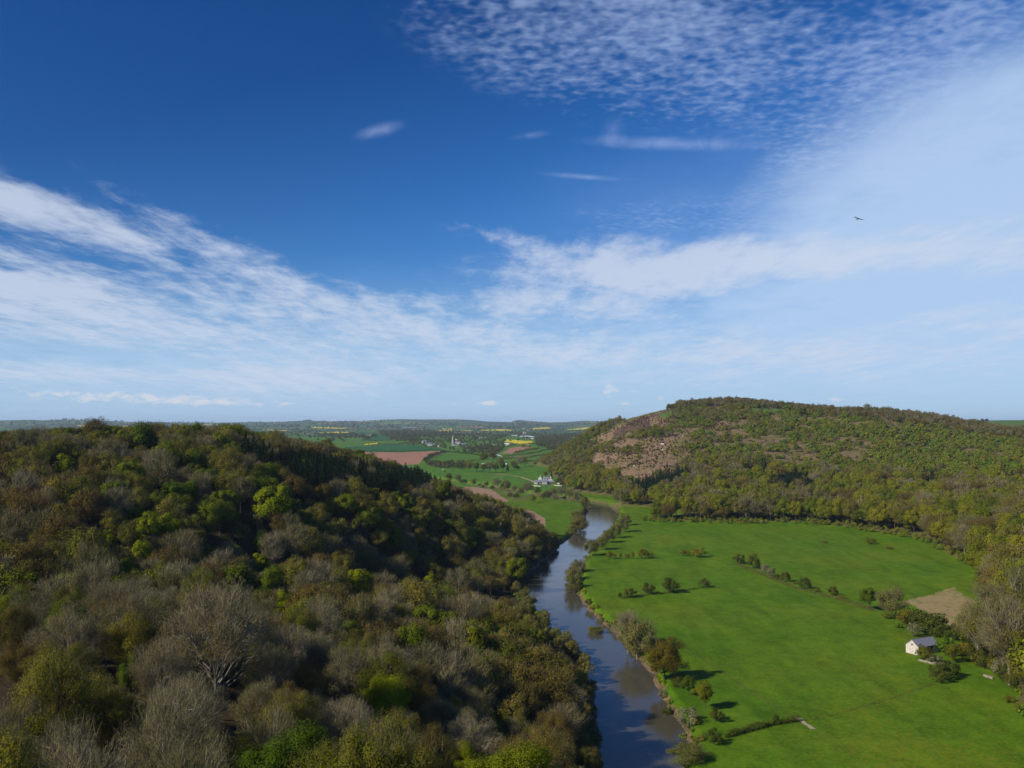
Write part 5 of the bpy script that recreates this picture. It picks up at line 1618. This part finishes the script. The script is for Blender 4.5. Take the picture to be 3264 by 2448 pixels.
tower_church()
VH = [(1455, 1405, 8, "white cottage just uphill of the church spire", "white_wall", "white_wall"), (1459, 1416, 16, "grey-roofed house right beside the church spire", "rubble_stone", "slate_roof"), (1478, 1423, 18, "long low grey house below the church", "rubble_stone", "slate_roof"), (1371, 1416, 11, "whitest cottage of the village group left of the church trees", "white_wall", "slate_roof"),
      (1366, 1421, 14, "grey-gabled village house under the whitest cottage", "white_wall", "slate_roof"), (1378, 1423, 14, "pale village house with broad gable on the field edge", "white_wall", "slate_roof"), (1352, 1412, 15, "long slate roof at the top of the village", "rubble_stone", "slate_roof"), (1310, 1416, 10, "brown-roofed house at the village end nearest the crop field", "brick_red", "brown_tiles"), (1396, 1424, 11, "low pale house where the village meets the crop field", "white_wall", "brown_tiles"),
      (1423, 1404, 11, "red-roofed house behind the church spire", "brick_red", "brown_tiles"), (1616, 1420, 15, "long white house below the big yellow field", "white_wall", "white_wall"), (1578, 1420, 9, "small white house in the trees below the yellow field", "white_wall", "slate_roof"), (1538, 1417, 8, "tiny pale house deep among the village trees", "white_wall", "slate_roof"), (1672, 1383, 9, "bright cream building alone on the far plain", "white_wall", "white_wall"), (1684, 1373, 6, "distant white house right of the cream building", "white_wall", "slate_roof"),
      (1669, 1367, 5, "remote white farm under the far hills", "white_wall", "slate_roof"), (1735, 1375, 6, "pale far house before the distant yellow fields", "white_wall", "slate_roof"), (1178, 1388, 9, "cream farmhouse on the pasture crest beside a dark tree", "white_wall", "brown_tiles"), (1316, 1376, 5, "cream dot of a house by the narrow yellow field", "white_wall", "brown_tiles"),
      (1628, 1447, 5, "small white shed on the lower edge of the small red field", "white_wall", "slate_roof"), (1540, 1481, 7, "white shed roof behind the copse, nearer the ploughland", "white_wall", "pale_plastic"), (1612, 1482, 10, "white shed roof behind the copse, nearer the farm", "white_wall", "pale_plastic"), (1412, 1498, 4, "tiny white trough shed on the green field edge", "white_wall", "pale_plastic")]
for X, Y, w, lab, wm, rm in VH:
    x, y = floor_pt(X, Y)
    d = math.hypot(x, y)
    L = w / FPX * d
    gable_house("house", x, y, random.uniform(-.3, .3), L, L * .6, L * .32, L * .22, wm, rm, lab, "house", chimneys=[(L * .35, L * .08)] if w > 8 else ())
for X, Y, w, lab in [(1793, 1430, 9, "lowest white house on the hill's wooded shoulder"), (1828, 1400, 11, "white house on the shoulder with a long pale roof"), (1854, 1399, 8, "highest white house on the hill's wooded shoulder"), (1764, 1402, 6, "small pale house among dark trees at the hill's foot"), (1757, 1535, 0, "")]:
    if not w:
        continue
    p = terrain_pt(X, Y, 1400) or floor_pt(X, Y)
    d = math.hypot(*p); L = w / FPX * d
    gable_house("house", p[0], p[1], random.uniform(-.4, .4), L, L * .6, L * .4, L * .22, "white_wall", "white_wall", lab, "house", chimneys=[(L * .35, L * .08)])
# ruined cottage on the heath and pale rock
p = terrain_pt(2112, 1416, 1000)
L = 10 / FPX * math.hypot(*p)
gable_house("ruined_cottage", p[0], p[1], R_(-15), L, L * .6, L * .45, L * .25, "white_wall", "dark_gap", "white-walled ruined cottage in the middle of the red heath", "house")


def rock(X, Y, w, h, label):
    p = terrain_pt(X, Y, 1000)
    if p is None:
        return
    d = math.hypot(*p); s = w / FPX * d / 2; hh = h / FPX * d
    bm = bmesh.new(); bmesh.ops.create_icosphere(bm, subdivisions=3, radius=1)
    sd_ = random.random() * 50
    for v in bm.verts:
        k = 1 + .5 * (float(vnoise(v.co.x * 2 + sd_, v.co.y * 2 + v.co.z * 1.7)) - .5) + .3 * (float(vnoise(v.co.x * 5 + sd_, v.co.z * 5 + v.co.y * 4)) - .5)
        v.co = Vector((v.co.x * s * k, v.co.y * s * k * .8, v.co.z * hh * .6 * k + hh * .25))
    me = bpy.data.meshes.new("boulder"); bm.to_mesh(me); bm.free(); me.materials.append(MAT["rubble_stone"])
    o = bpy.data.objects.new("boulder", me); o.location = (p[0], p[1], g1(*p)); o["label"] = label; o["category"] = "rock"; COL.objects.link(o)


import bmesh
for X, Y, w, h, lab in [(2106, 1398, 4, 6, "thin upright white rock just uphill of the ruined cottage"), (2112, 1437, 5, 6, "pale rock directly downhill of the ruined cottage"), (2068, 1381, 10, 4, "pale rock ledge beside the leafy clump on the heath"), (2003, 1435, 7, 4, "pale stones at the heath's edge near a grey bush"), (2021, 1486, 6, 4, "pale boulder low on the red heath"), (2148, 1424, 4, 4, "small pale rock to the hill side of the ruined cottage"), (2176, 1391, 4, 4, "small white rock high in the orange scrub")]:
    rock(X, Y, w, h, lab)

# pale rock or log at the shaded river bank
x, y = water_pt(1731, 1782)
bm = bmesh.new(); bmesh.ops.create_icosphere(bm, subdivisions=3, radius=1)
for v in bm.verts:
    k = 1 + .5 * (float(vnoise(v.co.x * 2 + 3, v.co.y * 2 + v.co.z * 1.7)) - .5)
    v.co = Vector((v.co.x * 1.9 * k, v.co.y * .7 * k, v.co.z * .6 * k + .1))
me = bpy.data.meshes.new("boulder"); bm.to_mesh(me); bm.free(); me.materials.append(MAT["rubble_stone"])
o = bpy.data.objects.new("boulder", me); o.location = (x, y, 0); o["label"] = "pale boulder in the water at the shaded foot of the spur"; o["category"] = "rock"; COL.objects.link(o)

# plastic-covered crop rows on the plain
def sheet(name, pts, mat, lift, label=None, cat_=None):
    P = fpoly(pts)
    c0 = P[0]
    bm = bmesh.new()
    vs = [bm.verts.new((x - c0[0], y - c0[1], g1(x, y) + lift)) for x, y in P]
    f = bm.faces.new(vs)
    bmesh.ops.triangulate(bm, faces=[f])
    ret = bmesh.ops.extrude_face_region(bm, geom=bm.faces[:])
    for v in ret["geom"]:
        if isinstance(v, bmesh.types.BMVert):
            v.co.z += 1.2
    bmesh.ops.recalc_face_normals(bm, faces=bm.faces[:])
    me = bpy.data.meshes.new(name); bm.to_mesh(me); bm.free(); me.materials.append(MAT[mat])
    o = bpy.data.objects.new(name, me); o.location = (c0[0], c0[1], 0)
    o["label"] = label; o["category"] = cat_; COL.objects.link(o)


for pts, lab in [([(1520, 1398.6), (1556, 1392.5), (1558, 1394.5), (1522, 1400)], "white plastic-covered field strip behind the village, nearer the church"), ([(1628, 1388), (1680, 1390), (1728, 1393.5), (1727, 1395.5), (1660, 1392.5)], "long white plastic-covered field beyond the big yellow field"), ([(1668, 1397), (1708, 1398.4), (1708, 1399.6), (1668, 1398.2)], "short grey plastic-covered strip just behind the big yellow field"), ([(1270, 1361.5), (1330, 1362), (1330, 1363), (1270, 1362.5)], "thin white plastic-covered strip under the far hills")]:
    sheet("crop_cover", pts, "pale_plastic", .8, lab, "crop cover")


# paths
def path_strip(name, pts, w, mat, lift=.12):
    P = [floor_pt(*p) for p in pts]
    C = []
    for (xa, ya), (xb, yb) in zip(P[:-1], P[1:]):
        n = max(2, int(math.hypot(xb - xa, yb - ya) / 2.5))
        C += [(xa + (xb - xa) * i / n, ya + (yb - ya) * i / n) for i in range(n)]
    C.append(P[-1]); C = np.array(C)
    t = unit(np.gradient(C, axis=0)); nn = np.stack([-t[:, 1], t[:, 0]], 1)
    ww = w * (0.8 + .5 * vnoise(np.arange(len(C)) * .35, np.zeros(len(C))))
    A = C + nn * ww[:, None] / 2; B = C - nn * ww[:, None] / 2
    zA = np.maximum(ground_z(A[:, 0], A[:, 1]), ground_z(C[:, 0], C[:, 1])) + lift; zB = np.maximum(ground_z(B[:, 0], B[:, 1]), ground_z(C[:, 0], C[:, 1])) + lift
    V = np.stack([np.column_stack([A, zA]), np.column_stack([B, zB])], 1).reshape(-1, 3)
    i = np.arange(len(C) - 1) * 2
    structure(name, mesh_np(name, V, np.stack([i, i + 1, i + 3, i + 2], 1), [MAT[mat]], smooth=True))


path_strip("path", [(1548, 1509), (1590, 1511), (1630, 1516), (1660, 1521), (1690, 1531), (1706, 1538)], 4.5, "track_mud", .3)
path_strip("path", [(2540, 2287), (2552, 2294), (2566, 2308), (2578, 2314), (2592, 2325)], 1.7, "track_mud")
path_strip("path", [(2592, 2325), (2606, 2332), (2618, 2344), (2640, 2356), (2658, 2374)], .35, "dry_pasture", .05)
path_strip("path", [(2171, 2057), (2240, 2100), (2320, 2154), (2380, 2193), (2434, 2229), (2490, 2262), (2530, 2284)], .8, "worn_grass", .05)
path_strip("path", [(2150, 2000), (2260, 1982), (2400, 1960), (2520, 1938), (2640, 1918)], 2.4, "light_grass", .05)
path_strip("road", [(1573, 1440), (1580, 1446), (1592, 1452), (1600, 1458)], 7, "pale_plastic", .4)

# bird gliding in front of the clouds, wings spread
def bird():
    kx, kz = ray(2735, 698)
    d = 62.0
    e = bpy.data.objects.new("bird", None); e.location = (kx * d, d, HC + kz * d); e.rotation_euler = (R_(-3), R_(14), R_(14))
    e.scale = (.75, .75, .75); e["label"] = "small dark bird gliding with wings spread high over the hill"; e["category"] = "bird"; COL.objects.link(e)
    g = Geo()
    g.tube([(0, -.20, 0), (0, -.14, .012), (0, 0, .01), (0, .13, 0), (0, .19, -.005)], [.012, .04, .06, .04, .015], 0, 8)
    n = 9
    for s in (-1, 1):
        t = np.linspace(0, 1, n)
        x = s * (.03 + .52 * t); ym = -.10 + .06 * np.sin(t * 3) - .12 * t ** 2; c = .15 * (1 - t ** 2.2) + .015; z = .02 + .03 * np.sin(t * 2.2) - .02 * t
        for up in (0, 1):
            A = np.stack([x, ym - c * .35, z + up * .012], 1); B = np.stack([x, ym + c * .65, z + up * .004], 1)
            V = np.stack([A, B], 1).reshape(-1, 3); i = np.arange(n - 1) * 2
            g.add(V, np.stack([i, i + 1, i + 3, i + 2], 1), 0)
    g.cards(np.array([[0, .26, 0.0]]), np.array([[0, 0, 1.0]]), .2, 0, np.random.default_rng(1), .5)
    part("body", g, ["bark_grey"], e)


bird()

# ------------------------------------------------------------------ light, sky, air
sd_ = bpy.data.lights.new("sun", 'SUN'); sd_.energy = 5.0; sd_.angle = R_(0.53); sd_.color = (1.0, 0.92, 0.79)
so = bpy.data.objects.new("sun", sd_)
az, el = R_(SUN_AZ), R_(SUN_EL)
sv = Vector((math.sin(az) * math.cos(el), math.cos(az) * math.cos(el), math.sin(el)))
so.rotation_euler = sv.to_track_quat('Z', 'Y').to_euler(); so.location = (0, 0, 400)
COL.objects.link(so)

W = bpy.data.worlds.new("World"); scene.world = W; W.use_nodes = True
nt = W.node_tree
bg = nt.nodes["Background"]
sky = N(nt, "ShaderNodeTexSky", sky_type='NISHITA', sun_disc=False)
sky.sun_elevation = el; sky.sun_rotation = az
sky.altitude = 100; sky.air_density = 1.0; sky.dust_density = 0.3; sky.ozone_density = 3.0
SKY_STR = 0.10
tc = N(nt, "ShaderNodeTexCoord")
nv = N(nt, "ShaderNodeVectorMath", operation='NORMALIZE'); nt.links.new(tc.outputs["Generated"], nv.inputs[0])
sx = N(nt, "ShaderNodeSeparateXYZ"); nt.links.new(nv.outputs[0], sx.inputs[0])
DEG = 180 / math.pi
azn = mth(nt, 'MULTIPLY', mth(nt, 'ARCTAN2', sx.outputs[0], sx.outputs[1]), DEG)
eln = mth(nt, 'MULTIPLY', mth(nt, 'ARCSINE', sx.outputs[2]), DEG)
cv = N(nt, "ShaderNodeCombineXYZ"); nt.links.new(azn, cv.inputs[0]); nt.links.new(eln, cv.inputs[1])
# cloud-deck coordinates: horizontal position of the sight line on a high level deck
zz = mth(nt, 'ADD', mth(nt, 'MAXIMUM', sx.outputs[2], 0.0), 0.045)
pv = N(nt, "ShaderNodeCombineXYZ")
nt.links.new(mth(nt, 'DIVIDE', sx.outputs[0], zz), pv.inputs[0]); nt.links.new(mth(nt, 'DIVIDE', sx.outputs[1], zz), pv.inputs[1])


def to_ang(X, Y):
    a = math.atan((X - 1632) / FPX)
    return math.degrees(a), math.degrees(math.atan((HORIZ - Y) / FPX * math.cos(a)))


def blob(X, Y, rx, ry, rot=0.0, w=1.0, soft='SPHERICAL'):
    """soft patch of the sky, centre and radii given in photograph pixels and stored as angles"""
    a, e = to_ang(X, Y)
    m = N(nt, "ShaderNodeMapping", vector_type='TEXTURE')
    m.inputs["Location"].default_value = (a, e, 0); m.inputs["Rotation"].default_value = (0, 0, R_(rot)); m.inputs["Scale"].default_value = (rx / 49.3, ry / 49.3, 1)
    nt.links.new(cv.outputs[0], m.inputs[0])
    g = N(nt, "ShaderNodeTexGradient", gradient_type=soft); nt.links.new(m.outputs[0], g.inputs[0])
    return mth(nt, 'MULTIPLY', g.outputs["Fac"], w)


def total(lst):
    o = lst[0]
    for q in lst[1:]:
        o = mth(nt, 'ADD', o, q)
    return o


def deck_noise(scale, detail, rough, rot=0.0, sc=(1, 1, 1), dist=0.0, off=(0, 0, 0)):
    m = N(nt, "ShaderNodeMapping"); m.inputs["Rotation"].default_value = (0, 0, R_(rot)); m.inputs["Scale"].default_value = sc; m.inputs["Location"].default_value = off
    nt.links.new(pv.outputs[0], m.inputs[0])
    return pos_noise(nt, scale, detail, rough, vec=m.outputs[0], dist=dist)


def sstep(v, a, b):
    m = N(nt, "ShaderNodeMapRange", interpolation_type='SMOOTHSTEP')
    m.inputs["From Min"].default_value = a; m.inputs["From Max"].default_value = b
    nt.links.new(v, m.inputs["Value"])
    return m.outputs[0]


# 1 streaked cirrus bank
m1 = total([blob(250, 960, 1250, 300, -9, .95), blob(-150, 560, 620, 110, -16, .85), blob(200, 690, 520, 70, -14, .5), blob(620, 745, 560, 70, -22, .62), blob(1300, 1020, 850, 110, -9, .75), blob(2000, 870, 760, 170, 3, .95), blob(2500, 830, 900, 130, -2, .75), blob(1900, 990, 700, 60, -4, .4),
            blob(2400, 1130, 1500, 150, 0, .75), blob(950, 1215, 460, 70, 0, .75), blob(100, 1190, 420, 45, 0, .55), blob(3300, 1010, 400, 60, 0, .5), blob(3200, 800, 600, 180, 4, .6), blob(1560, 745, 230, 60, -12, .5), blob(60, 900, 360, 34, -3, .5)])
m1 = mth(nt, 'SUBTRACT', m1, total([blob(2720, 940, 520, 85, 3, .8), blob(2350, 700, 520, 90, 5, .4), blob(350, 1130, 420, 40, -3, .5), blob(200, 800, 700, 60, -13, .35)]))
s1 = deck_noise(0.8, 9, .66, rot=-24, sc=(3.4, .8, 1), dist=.25)
s1b = deck_noise(4.2, 6, .62, rot=-16, sc=(1.5, .9, 1), dist=.2, off=(3, 7, 0))
s1 = mth(nt, 'ADD', mth(nt, 'MULTIPLY', s1, .6), mth(nt, 'MULTIPLY', s1b, .4))
a1 = mth(nt, 'MULTIPLY', sstep(mth(nt, 'ADD', mth(nt, 'MULTIPLY', mth(nt, 'SUBTRACT', s1, .5), 3.3), m1), .15, 1.15), mth(nt, 'MULTIPLY', sstep(m1, .02, .35), .82))
# 2 rippled high cloud
m2 = total([blob(2060, 20, 1000, 360, -8, .85), blob(1650, 60, 600, 300, -14, .35), blob(2900, 330, 720, 300, 34, .8), blob(2080, 700, 480, 130, 0, .5), blob(2500, 250, 800, 300, 0, .3)])
s2 = deck_noise(36, 1.5, .4, dist=.1)
s2c = deck_noise(17, 2, .5, dist=.1, off=(4, 4, 0))
s2b = deck_noise(2.6, 3, .5, off=(8, 2, 0))
s2 = total([mth(nt, 'MULTIPLY', mth(nt, 'SUBTRACT', s2, .5), 1.2), mth(nt, 'MULTIPLY', mth(nt, 'SUBTRACT', s2c, .5), 1.3), mth(nt, 'MULTIPLY', mth(nt, 'SUBTRACT', s2b, .5), 1.6)])
a2 = mth(nt, 'MULTIPLY', sstep(mth(nt, 'ADD', s2, m2), .10, 1.5), mth(nt, 'MULTIPLY', sstep(m2, .05, .5), .62))
# 3 thin even veil
m3 = total([blob(3420, 600, 1050, 560, 14, 1.6), blob(2700, 760, 1300, 520, 0, .5), blob(2300, 1180, 3000, 420, 0, .85), blob(300, 1200, 1700, 300, 0, .55), blob(3264, 250, 900, 500, 0, .15)])
s3 = deck_noise(1.6, 6, .6, off=(2, 9, 0), sc=(1.6, .9, 1), rot=-20)
a3 = mth(nt, 'MULTIPLY', sstep(mth(nt, 'MULTIPLY', m3, mth(nt, 'ADD', mth(nt, 'MULTIPLY', s3, 1.3), .35)), .0, 1.3), .9)
# 4 single wisps
wn = deck_noise(4.5, 5, .6, rot=-25, sc=(2, .8, 1), dist=.8)
m4 = total([blob(1205, 403, 110, 30, 16, .9), blob(2180, 448, 420, 30, -4, .95), blob(1960, 400, 60, 60, 60, .5), blob(1690, 420, 100, 18, 6, .6), blob(1860, 555, 190, 14, -5, .8)])
a4 = mth(nt, 'MULTIPLY', sstep(mth(nt, 'MULTIPLY', m4, mth(nt, 'ADD', mth(nt, 'MULTIPLY', wn, 1.6), .1)), .05, .95), .36)
# 5 small cumulus along the horizon
mp = N(nt, "ShaderNodeMapping"); mp.inputs["Scale"].default_value = (1.0, 2.3, 1); nt.links.new(cv.outputs[0], mp.inputs[0])
cn = pos_noise(nt, 1.15, 6, .62, vec=mp.outputs[0])
m5 = total([blob(250, 1258, 700, 34, -1.5, .62), blob(700, 1285, 500, 34, -1, .5), blob(1400, 1292, 600, 26, 0, .40), blob(1943, 1246, 50, 34, 0, .9), blob(2015, 1248, 60, 18, 0, .5), blob(2102, 1270, 28, 18, 0, .8), blob(2662, 1274, 44, 16, 0, .85), blob(1555, 1284, 60, 14, 0, .7), blob(1980, 1286, 90, 14, 0, .5)])
a5 = mth(nt, 'MULTIPLY', sstep(mth(nt, 'ADD', mth(nt, 'MULTIPLY', mth(nt, 'SUBTRACT', cn, .5), 1.7), m5), .40, .88), .75)

hs = N(nt, "ShaderNodeHueSaturation"); hs.inputs["Saturation"].default_value = 1.32; hs.inputs["Value"].default_value = 1.0
nt.links.new(sky.outputs[0], hs.inputs["Color"])
base = mixc(nt, 1.0, hs.outputs[0], (0.50, 0.71, 1.0), 'MULTIPLY')
tt = mth(nt, 'SUBTRACT', mth(nt, 'MULTIPLY', eln, 1 / 26.0), mth(nt, 'MULTIPLY', azn, 1 / 75.0))
base = mixc(nt, 1.0, base, ramp(nt, tt, [(0.0, (1.0, 1.0, 1.0)), (0.5, (.98, .98, .98)), (1.0, (.58, .64, .70))]), 'MULTIPLY')
# the blue deepens towards the zenith and away from the bright side
CL = lambda r, g, b: tuple(v / SKY_STR for v in (r, g, b))
low = mth(nt, 'MULTIPLY', mth(nt, 'SUBTRACT', 1.0, sstep(eln, -1.0, 9.0)), .72)
base = mixc(nt, low, base, CL(.36, .55, .79))
c = mixc(nt, a3, base, CL(.42, .57, .79))
c = mixc(nt, a1, c, CL(.54, .615, .75))
c = mixc(nt, a2, c, CL(.36, .475, .74))
c = mixc(nt, a4, c, CL(.42, .53, .80))
c = mixc(nt, a5, c, CL(.66, .67, .72))
nt.links.new(c, bg.inputs["Color"])
bg.inputs["Strength"].default_value = SKY_STR

# air: pale even haze round camera and land, the sky stays outside
m = bpy.data.materials.new("haze"); m.use_nodes = True
h = m.node_tree; h.nodes.clear()
ho = h.nodes.new("ShaderNodeOutputMaterial"); hv = h.nodes.new("ShaderNodeVolumePrincipled")
hv.inputs["Color"].default_value = (.62, .79, 1.0, 1); hv.inputs["Density"].default_value = 3.3e-5; hv.inputs["Anisotropy"].default_value = 0.1
h.links.new(hv.outputs[0], ho.inputs["Volume"])
HZ_TOP = float(max(GZ.max() + 25, HC + 60))
bm = bmesh.new(); bmesh.ops.create_cube(bm, size=1)
me = bpy.data.meshes.new("haze"); 
for v in bm.verts:
    v.co = Vector((v.co.x * 37000, (v.co.y + .5) * 20000 - 1500, -4.0 if v.co.z < 0 else HZ_TOP))
bm.to_mesh(me); bm.free(); me.materials.append(m)
o = bpy.data.objects.new("haze", me); o["kind"] = "stuff"
COL.objects.link(o)

# ------------------------------------------------------------------ render settings
scene.render.engine = 'CYCLES'
cy = scene.cycles
cy.max_bounces = 6; cy.diffuse_bounces = 3; cy.glossy_bounces = 3; cy.transmission_bounces = 3; cy.transparent_max_bounces = 4; cy.volume_bounces = 0
cy.use_denoising = True
cy.denoiser = 'OPENIMAGEDENOISE'
cy.denoising_input_passes = 'RGB_ALBEDO_NORMAL'
cy.denoising_prefilter = 'NONE'
cy.caustics_reflective = False; cy.caustics_refractive = False
vs_ = scene.view_settings
vs_.view_transform = 'Standard'; vs_.look = 'None'; vs_.exposure = 0.14; vs_.gamma = 1.0; vs_.use_curve_mapping = False
scene.render.film_transparent = False
